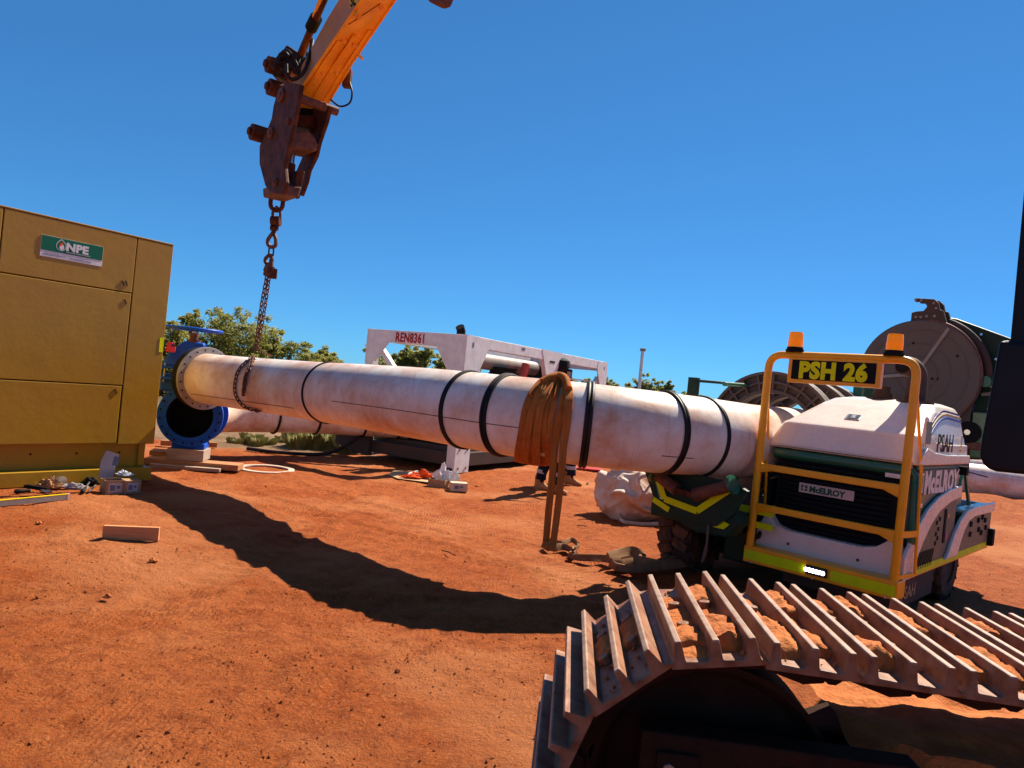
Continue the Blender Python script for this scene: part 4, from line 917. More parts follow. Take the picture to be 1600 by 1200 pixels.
# ------------------------------------------------------------------ two workers behind the pipe
def person(name, base, az, label, feet, crouch=0.):
    t = empty(name, base, az, label, 'person')
    (lx, ly), (rx, ry) = feet
    J = {'pel':(0,0,.95,.13),'ch1':(.02,0,1.12,.135),'ch2':(.04,0,1.32,.14),'nk':(.06,0,1.44,.065),'hd0':(.075,0,1.50,.07),'hd1':(.085,0,1.57,.088),'hd2':(.08,0,1.64,.075)}
    ed = [('pel','ch1'),('ch1','ch2'),('ch2','nk'),('nk','hd0'),('hd0','hd1'),('hd1','hd2')]
    for s, (fx, fy) in ((1,(lx,ly)),(-1,(rx,ry))):
        n = 'L' if s > 0 else 'R'
        J['hip'+n] = (0,.1*s,.88,.105); J['kn'+n] = (fx*.5+.05, (fy+.1*s)/2, .49, .075); J['cf'+n] = (fx*.8, fy*.9+.01*s, .32, .07); J['an'+n] = (fx, fy, .10, .055)
        J['sh'+n] = (.04,.19*s,1.38,.07); J['el'+n] = (.1,.25*s,1.12,.048); J['wr'+n] = (.32,.2*s,1.02,.033); J['pm'+n] = (.39,.18*s,1.01,.036)
        ed += [('pel','hip'+n),('hip'+n,'kn'+n),('kn'+n,'cf'+n),('cf'+n,'an'+n),('ch2','sh'+n),('sh'+n,'el'+n),('el'+n,'wr'+n),('wr'+n,'pm'+n)]
        for q in range(4):
            J[f'f{q}a'+n] = (.44,.18*s+(q-1.5)*.019,1.0,.0095); J[f'f{q}b'+n] = (.475-.004*abs(q-1.5),.18*s+(q-1.5)*.02,.985-.01,.008)
            ed += [('pm'+n, f'f{q}a'+n), (f'f{q}a'+n, f'f{q}b'+n)]
        J['tha'+n] = (.40,.18*s-.045*s,1.0,.011); J['thb'+n] = (.435,.18*s-.055*s,.985,.009); ed += [('pm'+n,'tha'+n),('tha'+n,'thb'+n)]
    ks = list(J); me = bpy.data.meshes.new('body'); me.from_pydata([J[k][:3] for k in ks], [(ks.index(a), ks.index(b)) for a, b in ed], [])
    o = bpy.data.objects.new('body', me); C.objects.link(o)
    m = o.modifiers.new('s', 'SKIN'); 
    for i, k in enumerate(ks): me.skin_vertices[0].data[i].radius = (J[k][3],)*2; me.skin_vertices[0].data[i].use_root = (k == 'pel')
    s = o.modifiers.new('u', 'SUBSURF'); s.levels = s.render_levels = 2
    dg = bpy.context.evaluated_depsgraph_get(); nm = bpy.data.meshes.new_from_object(o.evaluated_get(dg)); bpy.data.objects.remove(o)
    for m_ in (M_navy, M_hivis, M_skin): nm.materials.append(m_) if len(nm.materials) < 3 else None
    nm.materials.clear(); [nm.materials.append(m_) for m_ in (M_navy, M_hivis, M_skin)]
    for v in nm.vertices:   # nose on the face
        if abs(v.co.y) < .02 and 1.55 < v.co.z < 1.60 and v.co.x > .12: v.co.x += .02
    for p in nm.polygons:
        c = p.center; p.use_smooth = True
        p.material_index = 0 if c.z < .96 and abs(c.y) < .45 and c.x < .28 else (2 if c.z > 1.46 or c.x > .30 else 1)
    o = bpy.data.objects.new('body', nm); C.objects.link(o); o.parent = t
    MB().lathe([(.13,0),(.105,.0),(.105,.04),(.085,.09),(.04,.115),(0,.12)], Matrix.Translation((.08,0,1.61)), 20).build('hard_hat', M_wt, t)
    for s in (1, -1):
        fx, fy = feet[0] if s > 0 else feet[1]
        b = MB(); rings = []
        for x, wd, z0, z1 in ((-.09,.03,.0,.07),(-.085,.042,.0,.12),(-.03,.045,.0,.17),(.05,.042,.0,.13),(.12,.052,.0,.085),(.18,.05,.0,.065),(.205,.03,.01,.045)):
            rings.append([V((fx+x, fy+wd*math.cos(a), (z0+z1)/2+(z1-z0)/2*math.sin(a))) for a in [2*math.pi*k/14 for k in range(14)]])
        b.loft(rings, True); b.tube([(fx-.03,fy,.08),(fx-.03,fy,.15),(fx-.03,fy,.22)], [.06,.062,.066], 14); b.build('boot', M_boot, t)
        MB().tube([(fx*.97, fy, .27),(fx*.93, fy, .33)], [.083,.085], 18).build('reflective_band', M_refl, t)
        MB().tube([(fx*1.0, fy, .17),(fx*.95, fy, .27),(fx*.8,fy*.95,.4)], [.088,.08,.085], 18).build('trouser_cuff', M_navy, t)
    return t
pA = gp(858, 769, 0); person('person', (pA.x, pA.y, gz(pA.x,pA.y)+.0), 110, 'worker in navy trousers and tan boots standing behind the pipe, left of the sling', ((-.17,.03), (.12,-.10)))
pB = gp(884, 757, 0); person('person', (pB.x, pB.y, gz(pB.x,pB.y)+.0), 100, 'second worker further back in navy trousers with grey bands, right of the sling', ((-.04,.09), (.08,-.09)))

# ------------------------------------------------------------------ pipe fusion machine (local x along machine, y to its left, origin front right)
fm = empty('fusion_machine', tuple(MO), 45, 'green and white tracked pipe fusion machine with yellow guard hoop and amber beacons', 'fusion machine')
# engine hood: lofted faceted shell
def hsec(z, l0, l1, w0, w1, c=.06):
    return [V(p) for p in ((l0, w0+c, z), (l0, w1-c, z), (l0+c, w1, z), (l1-c, w1, z), (l1, w1-c, z), (l1, w0+c, z), (l1-c, w0, z), (l0+c, w0, z))]
hood = MB().loft([hsec(1.325,.19,1.68,.05,1.30,.03), hsec(1.36,.185,1.68,.045,1.305,.04), hsec(1.555,.245,1.64,.075,1.22,.05), hsec(1.575,.28,1.635,.08,1.20,.06), hsec(1.76,.64,1.61,.115,1.06,.07), hsec(1.825,.78,1.59,.155,.99,.08), hsec(1.855,.92,1.52,.25,.88,.1)]).build('hood', M_hood, fm, .018, 3)
# moulded side ledge on the hood
led = MB(); pts = [(.30,1.68),(.42,1.58),(.58,1.50),(.8,1.465),(1.1,1.455),(1.64,1.45),(1.66,1.40),(1.1,1.385),(.75,1.385),(.45,1.40),(.24,1.44),(.24,1.6)]
pts = [(.17,1.41),(.30,1.47),(.52,1.435),(.9,1.415),(1.66,1.41),(1.675,1.335),(.17,1.335)]
led.prism([(x, .052, z) for x, z in pts], (0,-.022,0)); led.build('side_ledge', M_hood, hood, .008, 2)
led = MB(); pts = [(.33,1.72),(.42,1.585),(.62,1.515),(.95,1.50),(1.64,1.50),(1.66,1.41),(.9,1.415),(.5,1.44),(.26,1.50)]
led.prism([(x, .085-.0, z) for x, z in pts], (0,-.03,0)); led.build('side_ledge', M_hood, hood, .008, 2)
def side_w(z): return .045 if z < 1.36 else .045+(z-1.36)/.195*.030 if z < 1.555 else .075+(z-1.555)/.205*.04 if z < 1.76 else .115+(z-1.76)/.065*.04
# rainbow stripes arcs
for k, m_ in enumerate((M_purple, M_ystripe, M_bstripe)):
    sb = MB(); P = []
    for j in range(15):
        l = .50+j*.075; z = 1.79-k*.03-.17*((1.1-l)/.62)**2 if l < 1.1 else 1.79-k*.03-.04*(l-1.1)
        P.append(V((l, side_w(z)-.003, z)))
    for a, b in zip(P[:-1], P[1:]): sb.beam(a, b, .004, .016)
    sb.build('hood_stripe', m_, hood)
text_mb('PSAH', .215, TM((.62, .0515, 1.44), (1,0,0), (0,0,1)), .003, .002, .98).build('hood_lettering', M_dark, hood)
text_mb('!', .215, TM((1.36, .0515, 1.44), (1,0,0), (0,0,1)), .003, .004, 1.2).build('hood_lettering', M_ystripe, hood)
MB().box(.30,.42,.05,.06,1.50,1.68, Matrix.Rotation(0,4,'X')).build('side_vent', mat('sage_label', (.25,.3,.24), .6), hood)
# front badge
bd = MB().box(-.062,.062,-.05,.05,0,.004, TM((.435,.665,1.658),(0,-1,0),(.5,0,.257))).build('hood_badge', M_steel, hood, .004)
bm2 = TM((.435,.665,1.658),(0,-1,0),(.5,0,.257))
MB().box(-.045,.045,-.04,.04,.0045,.006, bm2).build('badge_field', M_blkflat, bd)
MB().cyl(bm2 @ V((0,.014,.0065)), bm2 @ V((0,.014,.008)), .020, n=16).box(-.02,.02,-.026,-.006,.0065,.008, bm2).build('badge_mark', M_steel, bd)
MB().cyl((.98,.62,1.84),(.98,.62,1.895),.09).cyl((.98,.62,1.895),(.98,.62,1.91),.082,n=24).cyl((.98,.62,1.91),(.98,.62,1.965),.068,n=24).build('intake_stub', M_dark, hood)
MB().cyl((.98,.62,1.848),(.98,.62,1.856),.14,n=28).build('gasket', M_dark, hood)
ex = MB(); ex.tube(catmull([V((.95,.34,1.82)), V((.95,.34,1.98)), V((.94,.345,2.08)), V((.86,.36,2.14)), V((.74,.40,2.155))], 6), .085, 20).cyl((.95,.34,1.84),(.95,.34,1.857),.15,n=24); ex.build('exhaust_elbow', M_dark, hood)
MB().cyl((.738,.401,2.1552),(.73,.404,2.156),.07,n=20).build('exhaust_bore', M_blkflat, hood)
# body
body = MB().box(.32,1.66,.10,1.24,.42,1.32).box(.34,1.9,.2,1.2,.2,.42).build('body', M_greenside, fm, .02)
MB().tube([(.24,.12,1.275),(.24,1.235,1.275)], .048, 16).tube([(.24,.12,1.275),(.24,.085,1.24),(.26,.08,.7)], .03, 10).build('green_top_tube', M_green, fm)
g = MB(); n = 15
for k in range(n):
    z = .64+k*.042; bul = .10-.05*((k-7)/7.5)**2; ins = .03*((k-7)/7.5)**4
    P = [V((.33, .20+ins, z)), V((.30-bul*.6, .30+ins, z)), V((.29-bul, .7, z)), V((.30-bul*.6, 1.12-ins, z)), V((.33, 1.2-ins, z))]
    g.tube(catmull(P, 5), .020, 8)
g.box(.25,.34,.2,1.2,.6,1.26); g.build('grille', M_blkflat, fm)
M_bad = TM((.155,.96,.97),(0,-1,0),(0,0,1))
gb = MB().box(0,.46,-.005,.078,0,.008,M_bad).build('front_badge', mat('cream_badge', (.62,.50,.42), .5), fm, .012)
text_mb('McELROY', .068, TM((.147,.868,.982),(0,-1,0),(0,0,1)), .003, .0035, 1.0).box(.146,.148,.885,.94,.982,1.03).build('badge_lettering', M_gtext, gb)
MB().box(.144,.1455,.905,.92,.985,1.027).box(.144,.1455,.889,.937,1.0,1.006).build('badge_mark', mat('cream_badge', (.6,.5,.42)), gb)
# white front surround
ws = MB(); sh_ = [(.10,.395),(1.30,.395),(1.30,.60),(1.26,.66),(1.20,.80),(1.185,.70),(1.13,.635),(1.02,.61),(.42,.61),(.30,.635),(.22,.70),(.20,.76),(.16,.72),(.10,.64)]
ws.prism([(.14,y,z) for y, z in sh_], (.12,0,0)); ws.build('front_surround', M_hood, fm, .012, 2)
sc_ = MB()
for y in (1.0, .42): sc_.cyl((.139,y,.50),(.132,y,.50),.012,n=10)
build_each(sc_, 'screw', M_dark, fm)
# side details (facing local -y)
S = lambda pts, d, t: MB().prism([(x, d, z) for x, z in pts], (0, t, 0))
arc = [(.10,.42),(.10,.60),(.22,.70),(.40,.84),(.62,.96),(.90,1.045),(1.25,1.10),(1.66,1.13),(1.66,1.02),(1.3,.985),(.98,.92),(.75,.82),(.55,.68),(.40,.53),(.33,.42)]
S(arc, .095, -.03).build('side_sweep', M_hood, fm, .008)
gp_ = S([(.36,.425),(.56,.68),(.76,.81),(.98,.91),(1.3,.975),(1.60,1.0),(1.60,.425)], .098, -.010).build('side_panel', mat('olive_grey_panel', (.16,.16,.11), .45, dust=.4), fm)
hl = MB()
for x, z in ((.98,.80),(1.04,.74),(.98,.70),(1.06,.83),(1.04,.66),(.98,.62)): hl.box(x,x+.035,.082,.087,z,z+.035)
build_each(hl, 'switch', M_blkflat, gp_); MB().box(1.22,1.28,.081,.087,.62,.92).build('slot', M_blkflat, gp_); MB().box(1.30,1.36,.082,.087,.64,.70).build('warning_label', mat('pink_label', (.6,.15,.2), .5), gp_); MB().box(1.32,1.37,.082,.087,.84,.875).build('warning_label', M_ystripe, gp_)
lv_ = MB()
for k in range(9): lv_.beam((.50+k*.05,.083,.46),(.56+k*.05,.083,.60),.006,.012)
lv_.build('louvre', M_dkgreen, gp_)
# raised name plate on side
npn = MB().box(.30,1.52,.085,.099,1.075,1.29).build('name_plate', mat('plate_grey_green', (.045,.085,.06), .4), fm, .006)
text_mb('McELROY', .25, TM((.49,.083,1.095),(1,0,0),(0,0,1)), .005, .012, .93).build('name_lettering', mat('pinkish_white_letters', (.92,.80,.72), .4), npn)
MB().box(.34,.46,.082,.085,1.10,1.26).build('name_mark', mat('pinkish_white_letters', (.8,.66,.6)), npn); MB().box(.36,.375,.0795,.082,1.12,1.24).box(.42,.435,.0795,.082,1.12,1.24).box(.37,.43,.0797,.082,1.175,1.19).build('name_mark', M_greenside, npn)
for x_, z_ in ((.32,1.095),(.32,1.27),(1.50,1.095),(1.50,1.27)): MB().cyl((x_,.085,z_),(x_,.080,z_),.010,n=8).build('plate_screw', M_dark, npn)
MB().box(.165,.172,.1,1.2,1.338,1.342).build('hood_seam', M_blkflat, fm); MB().box(.2,1.64,.0995,.102,1.318,1.326).build('hood_seam', M_blkflat, fm)
for y_ in (.14, .70, 1.24): MB().cyl((-.03,y_,.3),(-.038,y_,.3),.012,n=8).build('bumper_bolt', M_steel, fm)
for k in range(4): MB().tube(catmull([V((.35+.02*k,1.26,1.15-.06*k)),V((.2,1.33+.015*k,1.0-.05*k)),V((.18,1.34,.8)),V((.3,1.30,.62+.03*k))],6), .013, 8).build('hose', M_blk, fm)
MB().box(.20,.24,.16,.30,1.20,1.24).box(.42,.52,.088,.099,.97,1.01).build('body_catch', M_steel, fm, .004)
# rear platform
pl = MB().box(1.8,3.08,.09,1.15,.50,.84).build('rear_platform', M_dkgreen, fm, .01)
S([(1.28,.47),(1.36,.52),(1.52,.68),(1.70,.80),(1.92,.875),(2.2,.90),(3.10,.90),(3.10,.80),(2.25,.80),(2.02,.77),(1.86,.68),(1.74,.56),(1.68,.47)], .088, -.032).build('rear_sweep', M_hood, fm, .01)
MB().box(1.92,3.1,.06,1.17,.845,.875).build('platform_deck', M_hood, fm, .006)
MB().box(2.0,2.95,.2,1.0,.8755,.88).build('deck_plate', M_grey, fm)
S([(1.75,.49),(1.9,.66),(2.06,.75),(2.3,.79),(3.06,.79),(3.06,.49)], .087, -.008).build('control_panel', mat('olive_grey_panel', (.16,.16,.11)), fm)
kb2 = MB()
for x, z in ((2.15,.70),(2.15,.60),(2.45,.72),(2.5,.62),(2.62,.74),(2.75,.70),(2.8,.62),(2.62,.58)): kb2.box(x,x+.06,.066,.08,z,z+.05)
build_each(kb2, 'control_knob', M_blkflat, fm, bevel=.004)
MB().box(2.98,3.08,.03,.09,.44,.62).build('rear_hose_block', M_blkflat, fm, .01)
MB().box(.08,3.12,.082,.098,.425,.485).build('side_tape', M_fluo, fm)
MB().box(.08,3.12,.10,.16,.40,.49).build('side_rail', M_yel, fm)
MB().box(.30,1.35,.16,1.1,.13,.42).build('tool_box', M_dark, fm, .01)
text_mb('PSAH', .15, TM((.42,.155,.2),(1,0,0),(0,0,1)), .004, .002, 1.1).build('tool_box_lettering', mat('tan_letters', (.5,.34,.18), .7), fm)
# bumper step, tape, light
MB().box(-.03,.16,.06,1.32,.29,.435).build('step_bumper', M_yel, fm, .01)
tp_ = MB().box(-.0345,-.031,.075,.56,.318,.40).build('bumper_tape', M_fluo, fm); MB().box(-.0345,-.031,.78,1.31,.318,.40).build('bumper_tape', M_fluo, fm)
lb = MB().box(-.05,-.031,.585,.76,.325,.40).build('light_bar', M_blkflat, fm, .006); le = MB()
for k in range(6): le.cyl((-.050,.60+.015+k*.027,.362),(-.056,.60+.015+k*.027,.362),.0165,n=12)
le.build('light_lens', M_led, lb)
# guard hoop
def rnd(pts, r, n=5):
    out = [V(pts[0])]
    for a, b, c in zip(pts[:-2], pts[1:-1], pts[2:]):
        a, b, c = V(a), V(b), V(c); u = (a-b).normalized()*r; w_ = (c-b).normalized()*r
        for k in range(n+1):
            t = k/n; out.append((b+u)*(1-t)**2+b*2*t*(1-t)+(b+w_)*t*t)
    return out+[V(pts[-1])]
hoop = MB().tube(rnd([(.0,.10,.43),(.0,.085,2.14),(.0,1.27,2.14),(.0,1.28,.43)], .13, 7), .033, 14).build('guard_hoop', M_yel, fm)
for z in (1.145, .79):
    MB().box(-.022,.022,.13,1.25,z-.028,z+.028).prism([(-.02,.12,z-.075),(-.02,.12,z+.03),(-.02,.24,z+.028),(-.02,.24,z-.028)],(.04,0,0)).prism([(-.02,1.26,z-.06),(-.02,1.26,z+.03),(-.02,1.14,z+.028),(-.02,1.14,z-.028)],(.04,0,0)).build('rung', M_yel, hoop, .008)
for w_, b_ in ((.085, .04), (1.27, 1.30)):
    MB().tube([(.02,w_,1.95),(.20,b_,1.3),(.30,b_,.46)], .012, 8).build('stay', M_yel, hoop)
build_each(MB().beam((.0,.09,.79),(.25,.045,.79),.02,.05).beam((.0,.09,.46),(.28,.045,.46),.02,.03), 'stay_bracket', M_yel, hoop)
sgn_ = MB().box(-.036,.03,.33,1.08,1.905,2.125).build('sign_frame', M_yel, hoop, .006)
MB().box(-.0395,-.0365,.365,1.045,1.935,2.1).build('sign_face', M_blkflat, sgn_)
text_mb('PSH 26', .188, TM((-.0415,.705,1.952),(0,-1,0),(0,0,1)), .003, .0105, .93, align='CENTER').build('sign_lettering', mat('sign_yellow', (.80,.78,.0), .5), sgn_)
for w_ in (1.05, .26):
    bc_ = MB().cyl((0,w_,2.17),(0,w_,2.19),.075,n=28).cyl((0,w_,2.19),(0,w_,2.21),.066,n=28).build('beacon_base', M_blkflat, hoop)
    MB().lathe([(.061,2.21),(.060,2.27),(.057,2.325),(.052,2.34),(0,2.343)], Matrix.Translation((0,w_,0)), 28).build('beacon_lens', M_orange, bc_)
    rb_ = MB()
    for k in range(9): rb_.tube([(.0605*math.cos(a), w_+.0605*math.sin(a), 2.222+k*.006) for a in [2*math.pi*j/28 for j in range(28)]], .0018, 5, closed=True)
    rb_.build('lens_rib', M_orange, bc_)
# wheels / tyres
def tyre(name, c, rad, wd, yaw=0):
    b = MB(); Mx = Matrix.Translation(c) @ Matrix.Rotation(R(90), 4, 'X')
    b.lathe([(rad*.55,-wd/2),(rad*.92,-wd/2),(rad,-wd*.38),(rad,wd*.38),(rad*.92,wd/2),(rad*.55,wd/2),(rad*.55,-wd/2)], Mx, 40, False)
    for k in range(18):
        a = 2*math.pi*k/18
        for s in (-1, 1):
            aa = a+(.17 if s > 0 else 0)
            b.box(-.045,.045,wd*.03*s,wd*.47*s,-.01,.035, Matrix.Translation(c) @ Matrix.Rotation(aa,4,'Y') @ Matrix.Translation((0,0,rad-.01)) @ Matrix.Rotation(.35*s,4,'Z'))
    o = b.build(name, mat('dusty_tyre', (.06,.035,.025), .85, dust=.7, dustcol=(.25,.11,.055), dscale=9), fm)
    MB().lathe([(0,-wd*.25),(rad*.3,-wd*.28),(rad*.56,-wd*.42),(rad*.56,wd*.42),(0,wd*.3)], Mx, 30).build('rim', M_dark, o); return o
tyre('tyre', (.36, 2.06, .37), .36, .36); tyre('tyre', (1.92, .27, .34), .335, .22); tyre('tyre', (2.9, 2.0, .37), .36, .4)
# carriage under the pipe
MB().box(-.15,3.6,1.36,2.25,.52,.70).box(.25,.9,1.25,1.66,.2,.52).box(.7,2.6,1.25,2.2,.14,.52).build('carriage', M_dkgreen, fm, .02)
MB().prism([(-.36,1.22,.66),(-.36,1.32,.52),(-.36,1.62,.50),(-.36,1.98,.62),(-.36,2.05,.74),(-.36,1.25,.74)], (.2,0,0)).build('carriage_nose', M_dkgreen, fm, .02)
# V pipe cradle with rollers
vp = MB().prism([(-.40,2.12,1.02),(-.40,2.0,.74),(-.40,1.62,.70),(-.40,1.28,1.0),(-.40,1.16,.95),(-.40,1.28,.72),(-.40,1.42,.60),(-.40,2.0,.62),(-.40,2.18,.95)], (.05,0,0))
vp.prism([(-.39,2.08,.98),(-.39,1.98,.76),(-.39,1.62,.72),(-.39,1.3,.96),(-.39,1.3,1.0),(-.39,2.08,1.03)], (.03,0,0)).build('cradle_plate', M_dkgreen, fm)
def seg_tape(pts, wd, name='cradle_tape'):
    mb = MB(); 
    for k, (a, b) in enumerate(zip(pts[:-1], pts[1:])): mb.beam(V((-.409-.001*k,*a)), V((-.409-.001*k,*b)), wd, .008, (1,0,0))
    mb.build(name, M_fluo, fm)
seg_tape([(2.09,1.03),(1.94,.745),(1.60,.70),(1.25,.995)], .058)
seg_tape([(2.06,.72),(1.88,.655)], .05)
MB().box(-.42,-.405,1.20,1.22,.5,.52)
MB().box(.02,.03,1.1,1.42,.715,.775).box(.02,.03,1.1,1.44,.595,.65).build('carriage_tape', M_fluo, fm)
MB().prism([(-.38,1.30,.64),(-.38,1.36,.66),(-.38,1.49,.62),(-.38,1.44,.59),(-.38,1.35,.59)], (.01,0,0)).build('lug_tape', M_fluo, fm)
for a, b in (((-.475,1.60,.845),(-.475,1.27,.985)), ((-.475,1.78,.86),(-.475,2.0,.955))):
    rl = MB().cyl(a, b, .058, .05 , 20).build('roller', M_rust, fm); a, b = V(a), V(b); d = (b-a).normalized()
    MB().cyl(b, b+d*.03, .085, n=24).build('roller_cap', M_green, rl)
MB().beam((-.46,1.58,.84),(-.46,1.80,.855),.08,.045).build('roller_bracket', M_brown, fm)
MB().tube(catmull([V((-.37,1.5,.62)),V((-.40,1.48,.5)),V((-.36,1.50,.35)),V((-.3,1.56,.25)),V((-.25,1.56,.42))],6), .010, 8).build('cable', M_grey, fm)
MB().tube(catmull([V((.1,1.22,.75)),V((.05,1.30,.65)),V((.1,1.27,.5)),V((.2,1.26,.6))],6), .02, 8).tube(catmull([V((.2,1.3,.9)),V((.1,1.36,.75)),V((.2,1.34,.5))],6), .016, 8).build('hydraulic_hose', M_blk, fm)
MB().box(.35,1.6,1.30,1.36,.5,1.0).build('cable_guard', M_dkgreen, fm)
# clamping ring jaws
def jaw(l, rin, rout, th, cz=1.34, cy=1.63):
    j = MB(); n = 44; a0, a1 = R(-20), R(200)
    for ri, ro, t0, t1 in ((rin, rin+.035, -th/2, th/2), (rout-.03, rout, -th/2, th/2), (rin, rout, -.012, .012), ((rin+rout)/2-.01,(rin+rout)/2+.01,-th*.45,th*.45)):
        rings = []
        for k in range(n+1):
            a = a0+(a1-a0)*k/n; c_, s_ = math.cos(a), math.sin(a)
            rings.append([V((l+t, cy+r_*c_, cz+r_*s_)) for r_, t in ((ri,t0),(ro,t0),(ro,t1),(ri,t1))])
        j.loft(rings)
    for k in range(15):
        a = a0+(a1-a0)*(k+.5)/15; c_, s_ = math.cos(a), math.sin(a)
        j.beam((l, cy+rin*c_, cz+rin*s_), (l, cy+rout*c_, cz+rout*s_), .018, th*.95, (1,0,0))
    o = j.build('clamp_jaw', M_grey, fm); return o
jaw(.95, .48, .70, .14); jaw(1.55, .48, .69, .12); jaw(2.05, .47, .68, .12)
for l in (.95, 1.55, 2.05):
    for a_, b_ in ((.98,1.4),(1.95,2.3)): MB().box(l-.06,l+.06,a_,b_,.7,1.15).build('jaw_base', M_grey, fm, .01)
MB().cyl((.4,1.9,1.86),(2.2,1.9,1.92),.022,n=12).build('tie_rod', M_green, fm); MB().box(.34,.42,2.18,2.27,1.5,1.90).tube([(.38,2.2,1.87),(.4,1.95,1.87),(.9,1.9,1.88)],.014,8).build('rod_bracket', M_dkgreen, fm)
MB().box(2.2,2.5,1.2,1.32,1.6,2.12).prism([(2.3,1.2,2.1),(2.3,1.4,2.16),(2.3,1.32,1.9)],(.04,0,0)).build('jaw_cylinder', M_green, fm, .02)
# facer disc swung up
dc = V((3.0,.90,2.22)); Md = Matrix.Translation(dc) @ Matrix.Rotation(R(-90), 4, 'Y') @ Matrix.Rotation(0,4,'Z')
prof = [(0,.075),(.05,.075),(.052,.07),(.20,.07),(.205,.078),(.215,.078),(.22,.07),(.34,.07),(.345,.076),(.352,.076),(.357,.07),(.50,.07),(.505,.077),(.515,.077),(.52,.07),(.61,.07),(.625,.06),(.625,-.06),(.61,-.08),(0,-.08)]
disc = MB().lathe(prof, Md, 72).build('facer_disc', M_grey, fm)
def D(a, r, x=-.078): return dc+V((x, -r*math.sin(a), r*math.cos(a)))
for a0_ in (R(28), R(-98)): MB().beam(D(a0_,.05,-.085), D(a0_,.60,-.085), .035, .016, (1,0,0)).build('cutter_blade', M_greylt, disc)
dh = MB()
for a, r in ((R(100),.22),(R(104),.17),(R(-10),.36),(R(150),.38),(R(-60),.3),(R(60),.45)): dh.cyl(D(a,r,-.0725), D(a,r,-.0775), .014, n=12)
build_each(dh, 'disc_hole', M_blkflat, disc)
MB().tube([D(R(a), .635, -.05) for a in range(8, 100, 6)], .012, 8).build('disc_rim_bead', M_rust, disc)  # thin rust coloured bead along part of the disc rim
MB().tube([D(R(a), .66, .10) for a in range(5, 100, 5)], .045, 12).build('hose_loop', M_dark, fm)
MB().cyl(D(R(93),.66,-.02), D(R(93),.66,.16), .06, n=20).build('green_pivot', M_green, fm)
MB().prism([D(R(62),.64,-.01), D(R(80),.60,-.01), D(R(100),.60,-.01), D(R(112),.72,-.01), D(R(95),.76,-.01), D(R(75),.73,-.01)], (.02,0,0)) 
MB().cyl(D(R(-90),.62,-.04), D(R(-90),.69,-.04), .03, n=12).build('disc_lug', M_dark, fm)
hk = [(1.02,2.80),(1.02,2.93),(.97,2.945),(.90,2.95),(.865,3.0),(.90,3.055),(1.0,3.06),(1.0,3.10),(.80,3.085),(.755,3.04),(.735,2.965),(.70,2.955),(.655,2.82)]
MB().prism([(2.95,y,z) for y, z in hk], (.05,0,0)).prism([(3.08,y-.02,z) for y, z in hk], (.05,0,0)).box(2.99,3.09,.70,.98,2.82,2.93).build('latch_hook', M_dark, disc, .006)
hb_ = MB()
for y, z in ((.99,3.08),(.93,3.075),(.97,2.88),(.92,2.88),(.86,2.89),(.78,2.89),(.8,3.04),(.77,2.98)): hb_.cyl((2.951,y,z),(2.945,y,z),.014,n=10)
build_each(hb_, 'bolt', M_greylt, disc)
# green housing behind the disc
MB().prism([(3.22,.80,2.93),(3.22,.62,2.90),(3.22,.02,2.66),(3.22,-.30,2.50),(3.22,-.30,1.36),(3.22,.25,1.33),(3.22,.55,1.30),(3.22,.8,1.3)], (.45,0,0)).build('facer_housing', M_dkgreen, fm, .02)
MB().box(3.08,3.25,.36,.52,1.2,1.95).build('pivot_column', M_grey, fm, .01); MB().box(3.05,3.22,.12,.34,1.35,1.85).build('pivot_plate', M_green, fm, .01)
bl = MB()
for y, z in ((.36,2.72),(.20,2.45),(.2,2.12),(.22,1.9)): bl.cyl((3.21,y,z),(3.18,y,z),.014,n=10)
build_each(bl, 'bolt', M_steel, fm); MB().beam((3.18,.30,2.05),(3.18,.02,2.1),.012,.035).build('steel_tab', M_greylt, fm)
MB().cyl((3.0,.36,1.62),(3.12,.36,1.62),.12,n=26).build('black_hub', M_blkflat, fm); MB().cyl((2.995,.36,1.62),(2.985,.36,1.62),.03,n=14).build('hub_nut', M_steel, fm)
MB().box(3.0,3.2,.18,.42,1.44,1.52).box(3.0,3.06,.34,.4,1.38,1.46).build('rusty_bracket', M_rust, fm, .01)
MB().box(2.7,3.6,.62,1.3,1.0,1.30).build('facer_base', M_blkflat, fm)
# rear control post
MB().box(1.78,2.12,.16,.62,.88,1.10).build('control_pod', M_greenside, fm, .02); text_mb('PSH 26', .085, TM((1.80,.155,1.03),(1,0,0),(0,0,1)), .002, .003).build('pod_lettering', mat('sign_yellow', (.8,.78,0)), fm)
MB().lathe([(.12,0),(.10,.05),(.05,.08),(0,.085)], Matrix.Translation((1.95,.32,1.10)), 20).build('blue_cap', mat('light_blue_cap', (.25,.5,.75), .4), fm)
MB().beam((2.15,.2,1.1),(2.28,.2,1.27),.03,.02).beam((2.28,.2,1.27),(2.52,.18,.88),.025,.035).build('control_lever', M_green, fm)
MB().box(1.68,1.76,.05,.13,1.22,1.3).beam((1.76,.1,1.26),(2.3,.0,1.2),.01,.01).build('latch_handle', M_blkflat, fm)

# ------------------------------------------------------------------ crawler track in the foreground
tk = empty('crawler_track', (0, 0, 0), None, 'worn steel crawler track with triple grouser shoes and caked red dirt in the foreground', 'crawler track')
_p = Vector((1.2, 1.86, 0)); _q = Matrix.Rotation(R(-5), 3, 'Z'); tk.rotation_euler = (0, 0, R(-5)); tk.location = _p-_q @ _p+Vector((-.045, .01, 0))
TY0, TY1 = 1.56, 2.16; TC = V((.665, 0, .664)); RO = .403
YM = (TY0+TY1)/2
